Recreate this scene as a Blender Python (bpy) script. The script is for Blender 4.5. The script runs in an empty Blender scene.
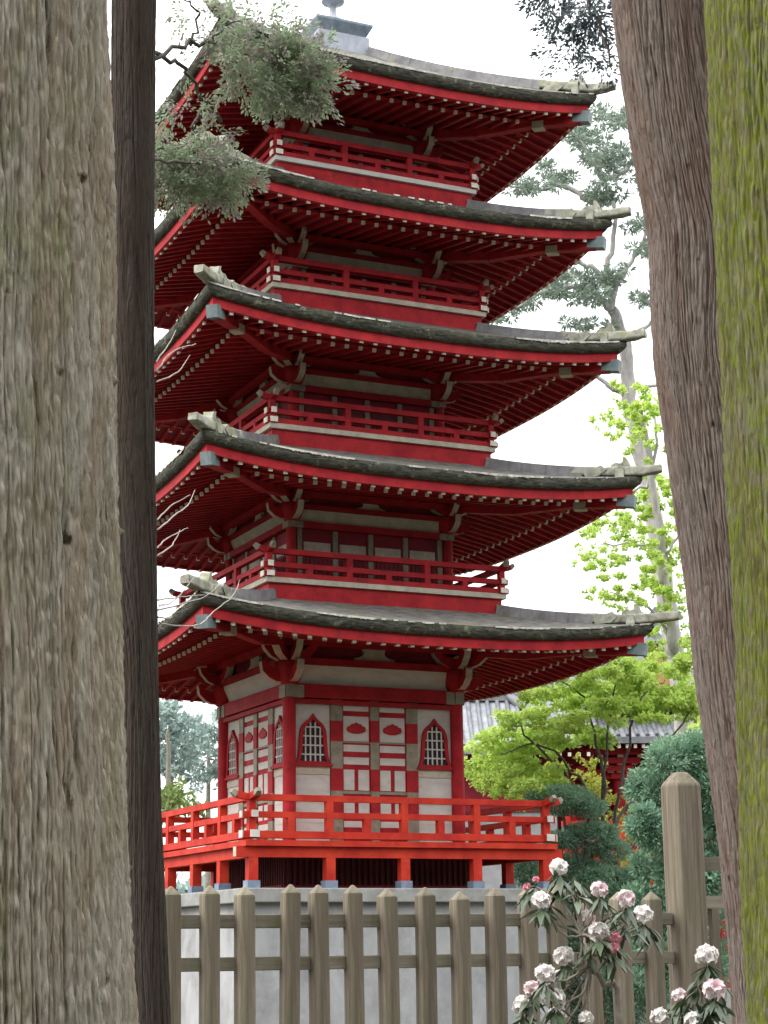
import bpy, bmesh, math, random
import numpy as np
from mathutils import Vector, Matrix, noise as mnoise

random.seed(7)
RNG = np.random.default_rng(11)
SC = bpy.context.scene
COL = SC.collection
PI = math.pi
G = 1.5                                   # pagoda plinth heights were surveyed from eye level; ground is 1.5 below

# ------------------------------------------------------------------ camera
CAM = np.array([-10.5117, -24.0848, -0.0148 + G])
RT = np.array([0.90692687, -0.42110625, -0.01237646])
UP = np.array([-0.0846195, -0.21086474, 0.97384578])
FW = np.array([0.4127023, 0.88215962, 0.2268727])
F = 1877.0


def sight(u, v, d):
    """a point in the garden, d metres out along the view axis"""
    return CAM + (FW + RT * (u - 384) / F - UP * (v - 512) / F) * d


cam_data = bpy.data.cameras.new("camera")
cam = bpy.data.objects.new("camera", cam_data)
COL.objects.link(cam)
m = Matrix(((RT[0], UP[0], -FW[0], CAM[0]), (RT[1], UP[1], -FW[1], CAM[1]), (RT[2], UP[2], -FW[2], CAM[2]), (0, 0, 0, 1)))
cam.matrix_world = m
cam_data.sensor_width = 36
cam_data.lens = F / 1024 * 36
cam_data.clip_end = 2000
cam_data.clip_start = 0.1
SC.camera = cam

# ------------------------------------------------------------------ materials
MATS = {}


def _new(name):
    mt = bpy.data.materials.new(name)
    mt.use_nodes = True
    nt = mt.node_tree
    b = nt.nodes["Principled BSDF"]
    return mt, nt, b


def nd(nt, t, **kw):
    n = nt.nodes.new(t)
    for k, v in kw.items():
        setattr(n, k, v)
    return n


def ramp(nt, fac, stops):
    r = nd(nt, "ShaderNodeValToRGB")
    el = r.color_ramp.elements
    while len(el) < len(stops):
        el.new(0.5)
    for e, (p, c) in zip(el, stops):
        e.position = p
        e.color = (*c, 1)
    nt.links.new(fac, r.inputs[0])
    return r.outputs[0]


def noise_tex(nt, scale, detail=4, rough=0.6, vec=None, dist=0.0):
    n = nd(nt, "ShaderNodeTexNoise")
    n.inputs["Scale"].default_value = scale
    n.inputs["Detail"].default_value = detail
    n.inputs["Roughness"].default_value = rough
    n.inputs["Distortion"].default_value = dist
    if vec is not None:
        nt.links.new(vec, n.inputs["Vector"])
    return n.outputs[0]


def coords(nt, scale=(1, 1, 1), kind="Object"):
    c = nd(nt, "ShaderNodeTexCoord")
    mp = nd(nt, "ShaderNodeMapping")
    mp.inputs["Scale"].default_value = scale
    nt.links.new(c.outputs[kind], mp.inputs[0])
    return mp.outputs[0]


def mixc(nt, fac, a, b, mode="MIX"):
    n = nd(nt, "ShaderNodeMix", data_type="RGBA", blend_type=mode)
    for s, v in ((0, fac), (6, a), (7, b)):
        if hasattr(v, "links") or hasattr(v, "is_linked"):
            nt.links.new(v, n.inputs[s])
        elif isinstance(v, (int, float)):
            n.inputs[s].default_value = v
        else:
            n.inputs[s].default_value = (*v, 1)
    return n.outputs[2]


def bump(nt, b, h, strength=0.5, dist=0.01):
    n = nd(nt, "ShaderNodeBump")
    n.inputs["Strength"].default_value = strength
    n.inputs["Distance"].default_value = dist
    nt.links.new(h, n.inputs["Height"])
    nt.links.new(n.outputs[0], b.inputs["Normal"])


def weathered(name, c0, c1, scale=(1, 1, 1), nscale=6, rough=0.6, bmp=0.2, bdist=0.005, spec=0.4, lo=0.35, hi=0.65, extra=None):
    """two-tone noisy paint, wood, stone or plaster"""
    mt, nt, b = _new(name)
    v = coords(nt, scale)
    n = noise_tex(nt, nscale, 6, 0.65, v, 0.3)
    c = ramp(nt, n, [(lo, c0), (hi, c1)])
    if extra:                              # patches of a third colour (moss, lichen, stain)
        c2, sc2, l2, h2 = extra
        n2 = noise_tex(nt, sc2, 5, 0.7, coords(nt, (1, 1, 1)))
        f = ramp(nt, n2, [(l2, (0, 0, 0)), (h2, (1, 1, 1))])
        c = mixc(nt, f, c, c2)
    nt.links.new(c, b.inputs["Base Color"])
    b.inputs["Roughness"].default_value = rough
    b.inputs["Specular IOR Level"].default_value = spec
    if bmp:
        bump(nt, b, n, bmp, bdist)
    MATS[name] = mt
    return mt


RED = weathered("dim_crimson_paint", (0.24, 0.010, 0.016), (0.39, 0.020, 0.024), scale=(1, 1, 1), nscale=4, rough=0.62, bmp=0.12, spec=0.15, extra=((0.15, 0.012, 0.016), 7, .54, .78))  # tower red; cool flare and dimmer light put into the colour
VERM = weathered("lit_vermilion", (0.36, 0.020, 0.014), (0.54, 0.045, 0.021), scale=(1, 1, 1), nscale=3, rough=0.6, bmp=0.12, spec=0.15, extra=((0.24, 0.018, 0.016), 8, .58, .8))  # brighter, warmer copy of the tower red; the light difference is in the colour
MAROON = weathered("dark_red_boards", (0.15, 0.011, 0.020), (0.24, 0.017, 0.029), nscale=4, rough=0.6, bmp=0.1, spec=0.2)  # dark red with eave shade and bluish veil put into the colour
WHITE = weathered("white_plaster", (0.44, 0.425, 0.385), (0.56, 0.545, 0.50), scale=(1, 1, 2.5), nscale=3, rough=0.8, bmp=0.1, extra=((0.36, 0.34, 0.29), 5, .58, .8))
CREAM = weathered("cream_paint", (0.34, 0.31, 0.24), (0.48, 0.44, 0.35), nscale=8, rough=0.7, bmp=0.1)
TIPW = weathered("white_tips", (0.62, 0.58, 0.48), (0.76, 0.72, 0.62), nscale=12, rough=0.7, bmp=0)
FITTING = weathered("bronze_fittings", (0.17, 0.15, 0.105), (0.26, 0.235, 0.17), nscale=10, rough=0.6, bmp=0.1)
VERDI = weathered("verdigris_cap", (0.085, 0.115, 0.12), (0.15, 0.19, 0.19), nscale=8, rough=0.55, bmp=0.1)
SHOE = weathered("blue_grey_shoe", (0.12, 0.16, 0.22), (0.20, 0.26, 0.34), nscale=8, rough=0.6, bmp=0.1)
BLACK = weathered("dark_opening", (0.012, 0.012, 0.014), (0.02, 0.02, 0.022), nscale=5, rough=0.7, bmp=0)
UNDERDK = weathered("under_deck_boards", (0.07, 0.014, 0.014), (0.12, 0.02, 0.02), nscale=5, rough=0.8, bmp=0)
THATCH = weathered("bark_thatch_top", (0.07, 0.065, 0.058), (0.19, 0.18, 0.162), scale=(1, 1, 1), nscale=7, rough=0.95, bmp=0.5, bdist=0.02,
                   extra=((0.13, 0.15, 0.05), 1.7, .56, .72))
EDGE = weathered("thatch_cut_edge", (0.016, 0.017, 0.013), (0.082, 0.08, 0.057), scale=(1, 1, 5), nscale=9, rough=0.95, bmp=0.7, bdist=0.03,
                 extra=((0.19, 0.20, 0.14), 9, .58, .70))
LIP = weathered("ragged_bark_lip", (0.22, 0.20, 0.17), (0.58, 0.56, 0.50), nscale=10, rough=0.9, bmp=0.3)
LICHEN = weathered("lichened_ridge", (0.15, 0.145, 0.115), (0.37, 0.37, 0.30), nscale=7, rough=0.9, bmp=0.5, bdist=0.02, extra=((0.24, 0.25, 0.10), 4, .55, .7))
RIDGE = weathered("grey_ridge", (0.13, 0.125, 0.13), (0.24, 0.23, 0.23), nscale=5, rough=0.85, bmp=0.3, extra=((0.26, 0.27, 0.08), 2.0, .62, .72))
COPPER = weathered("grey_copper", (0.10, 0.13, 0.16), (0.20, 0.24, 0.28), nscale=6, rough=0.5, bmp=0.1)
LEADB = weathered("pale_lead", (0.22, 0.24, 0.28), (0.32, 0.34, 0.39), nscale=6, rough=0.5, bmp=0.1)
CONC = weathered("plinth_render", (0.24, 0.24, 0.245), (0.35, 0.35, 0.35), scale=(1, 1, .5), nscale=2.2, rough=0.9, bmp=0.2, extra=((0.18, 0.18, 0.175), 1.6, .5, .75))
CAPST = weathered("plinth_capstone", (0.20, 0.20, 0.19), (0.31, 0.31, 0.295), nscale=4, rough=0.9, bmp=0.3)
TILE = weathered("grey_roof_tile", (0.16, 0.17, 0.185), (0.29, 0.30, 0.325), nscale=3, rough=0.5, bmp=0.1)
TILED = weathered("dark_roof_tile", (0.10, 0.105, 0.115), (0.18, 0.185, 0.20), nscale=4, rough=0.55, bmp=0.1)
OCHRE = weathered("ochre_gable", (0.28, 0.17, 0.05), (0.38, 0.24, 0.08), nscale=5, rough=0.7, bmp=0.1)
WALLP = weathered("garden_plaster", (0.22, 0.225, 0.23), (0.31, 0.31, 0.31), nscale=2, rough=0.9, bmp=0.1)
SOIL = weathered("soil_and_litter", (0.03, 0.026, 0.018), (0.07, 0.058, 0.04), nscale=1.5, rough=1.0, bmp=0.5, bdist=0.05, extra=((0.06, 0.09, 0.03), .35, .5, .65))


def grain_wood(name, c0, c1, moss, horizontal=False):
    mt, nt, b = _new(name)
    sc = (2.2, 40, 40) if horizontal else (45, 45, 2.0)
    v = coords(nt, sc)
    n = noise_tex(nt, 1.0, 5, 0.65, v, 0.6)
    c = ramp(nt, n, [(0.3, c0), (0.7, c1)])
    inf = nd(nt, "ShaderNodeObjectInfo")
    hv = nd(nt, "ShaderNodeHueSaturation")
    mr = nd(nt, "ShaderNodeMapRange")
    mr.inputs[3].default_value = 0.78
    mr.inputs[4].default_value = 1.2
    nt.links.new(inf.outputs["Random"], mr.inputs[0])
    nt.links.new(mr.outputs[0], hv.inputs["Value"])
    n2 = noise_tex(nt, 5, 5, 0.7, coords(nt, (1, 1, .4)))
    f = ramp(nt, n2, [(0.48, (0, 0, 0)), (0.72, (1, 1, 1))])
    c = mixc(nt, f, c, moss)
    nt.links.new(c, hv.inputs["Color"])
    nt.links.new(hv.outputs[0], b.inputs["Base Color"])
    b.inputs["Roughness"].default_value = 0.9
    b.inputs["Specular IOR Level"].default_value = 0.2
    bump(nt, b, n, 0.5, 0.004)
    return mt


FENCEW = grain_wood("weathered_fence_wood", (0.095, 0.077, 0.056), (0.27, 0.225, 0.172), (0.155, 0.145, 0.095))
FENCEH = grain_wood("weathered_fence_rail", (0.15, 0.13, 0.10), (0.28, 0.25, 0.20), (0.15, 0.15, 0.09), True)
PICKTOP = weathered("bare_picket_top", (0.24, 0.21, 0.17), (0.40, 0.36, 0.30), nscale=30, rough=0.9, bmp=0.2)


def bark(name, crev, mid, ridge, moss, moss_lo, moss_hi, zs=1.3):
    """fibrous bark: the colour of the paler ridge tops and of the darker furrows follows the bark's own relief"""
    mt, nt, b = _new(name)
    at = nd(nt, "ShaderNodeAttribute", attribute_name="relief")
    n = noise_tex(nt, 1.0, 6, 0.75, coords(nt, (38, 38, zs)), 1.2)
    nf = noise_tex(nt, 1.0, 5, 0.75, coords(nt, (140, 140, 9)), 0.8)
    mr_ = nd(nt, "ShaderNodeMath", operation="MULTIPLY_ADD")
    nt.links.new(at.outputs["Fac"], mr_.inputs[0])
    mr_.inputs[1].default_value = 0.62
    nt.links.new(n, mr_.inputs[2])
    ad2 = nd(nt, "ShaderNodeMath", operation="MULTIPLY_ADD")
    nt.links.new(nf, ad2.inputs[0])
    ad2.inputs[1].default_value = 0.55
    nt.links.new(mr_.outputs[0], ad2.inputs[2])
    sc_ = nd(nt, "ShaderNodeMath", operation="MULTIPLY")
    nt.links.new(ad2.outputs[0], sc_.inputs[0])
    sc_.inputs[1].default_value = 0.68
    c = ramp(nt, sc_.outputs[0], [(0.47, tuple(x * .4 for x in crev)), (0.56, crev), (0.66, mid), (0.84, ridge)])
    # grey and rusty patches between old and fresh bark
    n4 = noise_tex(nt, 1.0, 4, 0.6, coords(nt, (9, 9, 1.1)), 0.5)
    f4 = ramp(nt, n4, [(0.42, (0, 0, 0)), (0.62, (0.5, 0.5, 0.5))])
    c = mixc(nt, f4, c, tuple(x * y for x, y in zip(mid, (1.25, 1.0, .85))))
    n2 = noise_tex(nt, 2.4, 6, 0.75, coords(nt, (1.6, 1.6, .45)), 0.4)
    f = ramp(nt, n2, [(moss_lo, (0, 0, 0)), (moss_hi, (1, 1, 1))])
    n3 = noise_tex(nt, 1, 4, 0.7, coords(nt, (60, 60, 22)))
    f3 = ramp(nt, n3, [(0.35, (0.15, 0.15, 0.15)), (0.62, (1, 1, 1))])
    ff = mixc(nt, 1.0, f, f3, "MULTIPLY")
    mv = mixc(nt, n3, tuple(x * .7 for x in moss), tuple(min(1, x * 1.3) for x in moss))
    c = mixc(nt, ff, c, mv)
    nt.links.new(c, b.inputs["Base Color"])
    b.inputs["Roughness"].default_value = 0.95
    b.inputs["Specular IOR Level"].default_value = 0.15
    bump(nt, b, ad2.outputs[0], 0.9, 0.014)
    return mt


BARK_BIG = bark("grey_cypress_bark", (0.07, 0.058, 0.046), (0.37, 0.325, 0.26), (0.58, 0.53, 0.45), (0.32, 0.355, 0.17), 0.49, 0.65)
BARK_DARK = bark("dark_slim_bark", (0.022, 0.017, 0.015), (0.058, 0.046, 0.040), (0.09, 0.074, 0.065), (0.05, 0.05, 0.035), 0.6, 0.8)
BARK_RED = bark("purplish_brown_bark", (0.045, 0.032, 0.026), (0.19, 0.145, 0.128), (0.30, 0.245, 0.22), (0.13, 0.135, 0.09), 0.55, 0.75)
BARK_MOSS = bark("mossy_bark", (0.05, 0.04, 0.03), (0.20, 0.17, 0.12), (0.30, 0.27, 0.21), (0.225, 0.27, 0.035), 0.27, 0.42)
BARK_FAR = weathered("distant_bark", (0.28, 0.26, 0.25), (0.46, 0.44, 0.43), scale=(6, 6, .8), nscale=2, rough=0.95, bmp=0.3)  # lightened: bloom of the far background put into the colour
TWIG = weathered("bare_twig", (0.24, 0.21, 0.19), (0.42, 0.38, 0.34), nscale=20, rough=0.9, bmp=0)
TWIGD = weathered("brown_twig", (0.07, 0.06, 0.055), (0.13, 0.11, 0.10), nscale=20, rough=0.9, bmp=0)
STEM = weathered("shrub_stem", (0.17, 0.145, 0.12), (0.29, 0.26, 0.22), nscale=15, rough=0.9, bmp=0.2)


def leafmat(name, cols, rough=0.55, trans=0.35, spec=0.3, patch=3.0):
    mt, nt, b = _new(name)
    g = nd(nt, "ShaderNodeNewGeometry")
    k = len(cols) - 1
    pn = noise_tex(nt, patch, 2, 0.5, coords(nt))
    st_ = nd(nt, "ShaderNodeMapRange")
    st_.inputs[1].default_value = 0.3
    st_.inputs[2].default_value = 0.7
    nt.links.new(pn, st_.inputs[0])
    fm = nd(nt, "ShaderNodeMix", data_type="FLOAT")
    fm.inputs[0].default_value = 0.6
    nt.links.new(g.outputs["Random Per Island"], fm.inputs[2])
    nt.links.new(st_.outputs[0], fm.inputs[3])
    c = ramp(nt, fm.outputs[0], [(i / k, x) for i, x in enumerate(cols)])
    nt.links.new(c, b.inputs["Base Color"])
    b.inputs["Roughness"].default_value = rough
    b.inputs["Specular IOR Level"].default_value = spec
    if trans:
        t = nd(nt, "ShaderNodeBsdfTranslucent")
        nt.links.new(c, t.inputs[0])
        mx = nd(nt, "ShaderNodeMixShader")
        mx.inputs[0].default_value = trans
        nt.links.new(b.outputs[0], mx.inputs[1])
        nt.links.new(t.outputs[0], mx.inputs[2])
        nt.links.new(mx.outputs[0], nt.nodes["Material Output"].inputs[0])
    return mt


L_CYP = leafmat("cypress_sprays", [(0.10, 0.12, 0.10), (0.36, 0.29, 0.28), (0.26, 0.32, 0.21), (0.32, 0.42, 0.25), (0.48, 0.56, 0.40)], trans=0.35, patch=14)
L_CYPD = leafmat("dark_sprays", [(0.05, 0.075, 0.085), (0.085, 0.115, 0.12), (0.075, 0.10, 0.13)], trans=0.2)
L_MAPLE = leafmat("young_maple_leaves", [(0.34, 0.50, 0.09), (0.44, 0.60, 0.12), (0.54, 0.66, 0.18), (0.38, 0.56, 0.11)], trans=0.5)
L_GOLD = leafmat("golden_green_leaves", [(0.22, 0.25, 0.04), (0.33, 0.35, 0.05), (0.26, 0.32, 0.05)], trans=0.45)
L_PINE = leafmat("pine_needles_far", [(0.15, 0.20, 0.15), (0.20, 0.26, 0.20), (0.26, 0.31, 0.25)], trans=0.25)  # paled: bright sky bloom put into the needle colour
L_PAD = leafmat("clipped_pine_needles", [(0.14, 0.25, 0.17), (0.20, 0.33, 0.22), (0.26, 0.40, 0.26)], trans=0.3, patch=2.5)
L_FAR = leafmat("distant_leaves", [(0.20, 0.27, 0.25), (0.26, 0.34, 0.31), (0.32, 0.40, 0.36)], trans=0.25)  # pale and bluish: distance haze put into the leaf colour
L_FARY = leafmat("distant_bright_leaves", [(0.13, 0.19, 0.05), (0.19, 0.25, 0.07)], trans=0.3)
L_RHODO = leafmat("rhododendron_leaves", [(0.03, 0.055, 0.032), (0.065, 0.095, 0.05), (0.11, 0.14, 0.08)], rough=0.35, trans=0.1, spec=0.5)
L_GRASS = leafmat("grass_blades", [(0.05, 0.09, 0.02), (0.08, 0.12, 0.03), (0.12, 0.14, 0.05)], trans=0.3)
P_WHITE = leafmat("white_petals", [(0.80, 0.76, 0.74), (0.86, 0.83, 0.81), (0.88, 0.80, 0.80)], rough=0.6, trans=0.3)
P_PINK = leafmat("pink_petals", [(0.86, 0.80, 0.79), (0.82, 0.56, 0.61), (0.87, 0.83, 0.82), (0.85, 0.76, 0.77), (0.80, 0.38, 0.47)], rough=0.6, trans=0.3)
P_BUD = leafmat("rose_buds", [(0.72, 0.14, 0.25), (0.80, 0.35, 0.43), (0.70, 0.20, 0.28)], rough=0.6, trans=0.3)


# ------------------------------------------------------------------ mesh building
class MB:
    """collects shapes for ONE mesh object"""

    def __init__(s):
        s.v, s.f, s.m, s.sm = [], [], [], []

    def add(s, vs, fs, mi=0, smooth=False):
        o = len(s.v)
        s.v.extend(tuple(float(c) for c in x) for x in vs)
        for f in fs:
            s.f.append(tuple(i + o for i in f))
            s.m.append(mi)
            s.sm.append(smooth)

    def bx(s, x0, x1, y0, y1, z0, z1, mi=0):
        vs = [(x, y, z) for z in (z0, z1) for y in (y0, y1) for x in (x0, x1)]
        s.add(vs, [(0, 2, 3, 1), (4, 5, 7, 6), (0, 1, 5, 4), (2, 6, 7, 3), (0, 4, 6, 2), (1, 3, 7, 5)], mi)

    def beam(s, p0, p1, w, h, mi=0, up=(0, 0, 1), w1=None, h1=None, endmi=None):
        p0, p1 = Vector(p0), Vector(p1)
        d = (p1 - p0).normalized()
        r = d.cross(Vector(up)).normalized()
        u = r.cross(d)
        w1, h1 = w1 or w, h1 or h
        vs = []
        for p, ww, hh in ((p0, w, h), (p1, w1, h1)):
            for a, b in ((-1, -1), (1, -1), (1, 1), (-1, 1)):
                vs.append(p + r * a * ww / 2 + u * b * hh / 2)
        s.add(vs, [(0, 1, 5, 4), (1, 2, 6, 5), (2, 3, 7, 6), (3, 0, 4, 7)], mi)
        e = mi if endmi is None else endmi
        s.add(vs, [(3, 2, 1, 0), (4, 5, 6, 7)], e)

    def prism(s, poly, T, d0, d1, mi=0, sidemi=None):
        """poly of (a, b) pairs; T maps (a, b, depth) to a point"""
        n = len(poly)
        vs = [T(a, b, d0) for a, b in poly] + [T(a, b, d1) for a, b in poly]
        s.add(vs, [tuple(range(n)), tuple(range(2 * n - 1, n - 1, -1))], mi)
        s.add(vs, [(i, i + n, (i + 1) % n + n, (i + 1) % n) for i in range(n)], mi if sidemi is None else sidemi)

    def tube(s, path, radii, n=8, mi=0, cap=True):
        path = [Vector(tuple(map(float, p))) for p in path]
        if not hasattr(radii, "__len__"):
            radii = [radii] * len(path)
        vs, fs = [], []
        a = None
        for i, p in enumerate(path):
            d = (path[min(i + 1, len(path) - 1)] - path[max(i - 1, 0)]).normalized()
            if a is None:
                a = d.orthogonal().normalized()
            a = (a - d * a.dot(d))
            a = a.normalized() if a.length > 1e-6 else d.orthogonal().normalized()
            b = d.cross(a)
            for k in range(n):
                t = 2 * PI * k / n
                vs.append(p + (a * math.cos(t) + b * math.sin(t)) * radii[i])
        for i in range(len(path) - 1):
            for k in range(n):
                k2 = (k + 1) % n
                fs.append((i * n + k, i * n + k2, (i + 1) * n + k2, (i + 1) * n + k))
        s.add(vs, fs, mi, True)
        if cap:
            s.add(vs, [tuple(range(n - 1, -1, -1)), tuple(range((len(path) - 1) * n, len(path) * n))], mi)

    def lathe(s, prof, c=(0, 0, 0), n=20, mi=0):
        vs = [(c[0] + r * math.cos(2 * PI * k / n), c[1] + r * math.sin(2 * PI * k / n), c[2] + z) for r, z in prof for k in range(n)]
        fs = [(i * n + k, i * n + (k + 1) % n, (i + 1) * n + (k + 1) % n, (i + 1) * n + k) for i in range(len(prof) - 1) for k in range(n)]
        s.add(vs, fs, mi, True)
        s.add(vs, [tuple(range(n - 1, -1, -1)), tuple(range((len(prof) - 1) * n, len(prof) * n))], mi)

    def grid(s, P, mi=0, smooth=True):
        """P[i][j] points"""
        a, b = len(P), len(P[0])
        s.add([p for r in P for p in r], [(i * b + j, (i + 1) * b + j, (i + 1) * b + j + 1, i * b + j + 1) for i in range(a - 1) for j in range(b - 1)], mi, smooth)

    def build(s, name, mats, parent=None, fixn=True):
        me = bpy.data.meshes.new(name)
        me.from_pydata(s.v, [], s.f)
        for mt in (mats if isinstance(mats, (list, tuple)) else [mats]):
            me.materials.append(mt)
        me.polygons.foreach_set("material_index", s.m)
        me.polygons.foreach_set("use_smooth", s.sm)
        if fixn:
            b = bmesh.new()
            b.from_mesh(me)
            bmesh.ops.recalc_face_normals(b, faces=b.faces)
            b.to_mesh(me)
            b.free()
        me.update()
        return link(name, me, parent)


def link(name, me, parent=None):
    o = bpy.data.objects.new(name, me)
    COL.objects.link(o)
    if parent is not None:
        o.parent = parent
    return o


def tag(o, label=None, cat=None, group=None, kind=None):
    if label:
        o["label"] = label
    if cat:
        o["category"] = cat
    if group:
        o["group"] = group
    if kind:
        o["kind"] = kind
    return o


def thing(name, label, cat, loc=(0, 0, 0), rz=0, group=None):
    o = bpy.data.objects.new(name, None)
    o.empty_display_size = 0.2
    COL.objects.link(o)
    o.location = loc
    o.rotation_euler = (0, 0, rz)
    return tag(o, label, cat, group)


def dup(o, parent=None):
    c = o.copy()
    COL.objects.link(c)
    c.parent = parent
    for ch in list(o.children):
        dup(ch, c)
    return c


def around(o, parent, dz=0.003):
    """the same part on the other three sides of the square tower"""
    out = [o]
    for k in (1, 2, 3):
        c = dup(o, parent)
        c.rotation_euler = (0, 0, k * PI / 2)
        if k % 2:
            c.location.z = o.location.z + dz
        out.append(c)
    return out


def leaf_mesh(name, C, D, N, L, W, mats, mi=None, parent=None, fold=0.0):
    """many kite-shaped leaves; C bases, D directions, N normals (n,3), L lengths, W widths"""
    n = len(C)
    D = D / (np.linalg.norm(D, axis=1, keepdims=True) + 1e-9)
    S = np.cross(D, N)
    S = S / (np.linalg.norm(S, axis=1, keepdims=True) + 1e-9)
    NN = np.cross(S, D)
    L = np.broadcast_to(np.asarray(L, float), (n,))[:, None]
    W = np.broadcast_to(np.asarray(W, float), (n,))[:, None]
    mid = C + D * L * 0.45
    V = np.stack([C, mid + S * W / 2 + NN * W * fold, C + D * L, mid - S * W / 2 + NN * W * fold], 1).reshape(-1, 3)
    me = bpy.data.meshes.new(name)
    base = np.arange(n) * 4
    if fold:
        idx = np.stack([base, base + 1, base + 2, base, base + 2, base + 3], 1).reshape(-1)
        npoly, size = n * 2, 3
    else:
        idx = np.stack([base, base + 1, base + 2, base + 3], 1).reshape(-1)
        npoly, size = n, 4
    me.vertices.add(n * 4)
    me.vertices.foreach_set("co", V.astype(np.float32).ravel())
    me.loops.add(len(idx))
    me.loops.foreach_set("vertex_index", idx.astype(np.int32))
    me.polygons.add(npoly)
    me.polygons.foreach_set("loop_start", (np.arange(npoly) * size).astype(np.int32))
    for mt in (mats if isinstance(mats, (list, tuple)) else [mats]):
        me.materials.append(mt)
    if mi is not None:
        me.polygons.foreach_set("material_index", np.repeat(mi, npoly // n).astype(np.int32))
    me.update(calc_edges=True)
    return link(name, me, parent)


def unit(n):
    d = RNG.normal(size=(n, 3))
    return d / np.linalg.norm(d, axis=1, keepdims=True)


def clump_leaves(clumps, per, L, W, up=0.5, out=0.5, shell=0.55):
    """leaves through a list of (centre, (rx, ry, rz)) clumps; returns C, D, N, L, W arrays"""
    Cs, Ds, Ns, Ls = [], [], [], []
    for c, r in clumps:
        r = np.asarray(r, float)
        n = max(4, int(per * (r[0] * r[1] + r[0] * r[2] + r[1] * r[2]) / 3))
        u = unit(n)
        rad = RNG.uniform(shell ** 3, 1, n) ** (1 / 3) * RNG.uniform(0.8, 1.12, n)
        Cs.append(np.asarray(c) + u * rad[:, None] * r)
        Ds.append(unit(n) + u * out * 1.5)
        nn = unit(n)
        nn[:, 2] += up * 2
        Ns.append(nn)
        Ls.append(RNG.uniform(0.7, 1.3, n))
    Ls = np.concatenate(Ls)
    return np.concatenate(Cs), np.concatenate(Ds), np.concatenate(Ns), Ls * L, Ls * W
# ------------------------------------------------------------------ the pagoda
pagoda = thing("pagoda", "five storey vermilion pagoda with dark mossy bark roofs on a grey rendered plinth", "pagoda")

TIERS = [  # eave half width, eave corner height, wall half width, roof's inner half width, roof's inner height
    dict(W=3.127, zc=4.027 + G, wb=1.235, wi=1.66, zi=4.47 + G),
    dict(W=3.081, zc=6.057 + G, wb=1.18, wi=1.59, zi=6.57 + G),
    dict(W=2.987, zc=7.995 + G, wb=1.12, wi=1.53, zi=8.575 + G),
    dict(W=2.891, zc=9.822 + G, wb=1.05, wi=1.46, zi=10.465 + G),
    dict(W=2.792, zc=11.756 + G, wb=0.98, wi=0.40, zi=13.16 + G),
]
BALC = [None, (1.77, 4.656 + G), (1.70, 6.756 + G), (1.64, 8.764 + G), (1.57, 10.654 + G)]
RISE = 0.2


def nz(x, y, z=0.0):
    return mnoise.noise(Vector((x, y, z)))


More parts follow.
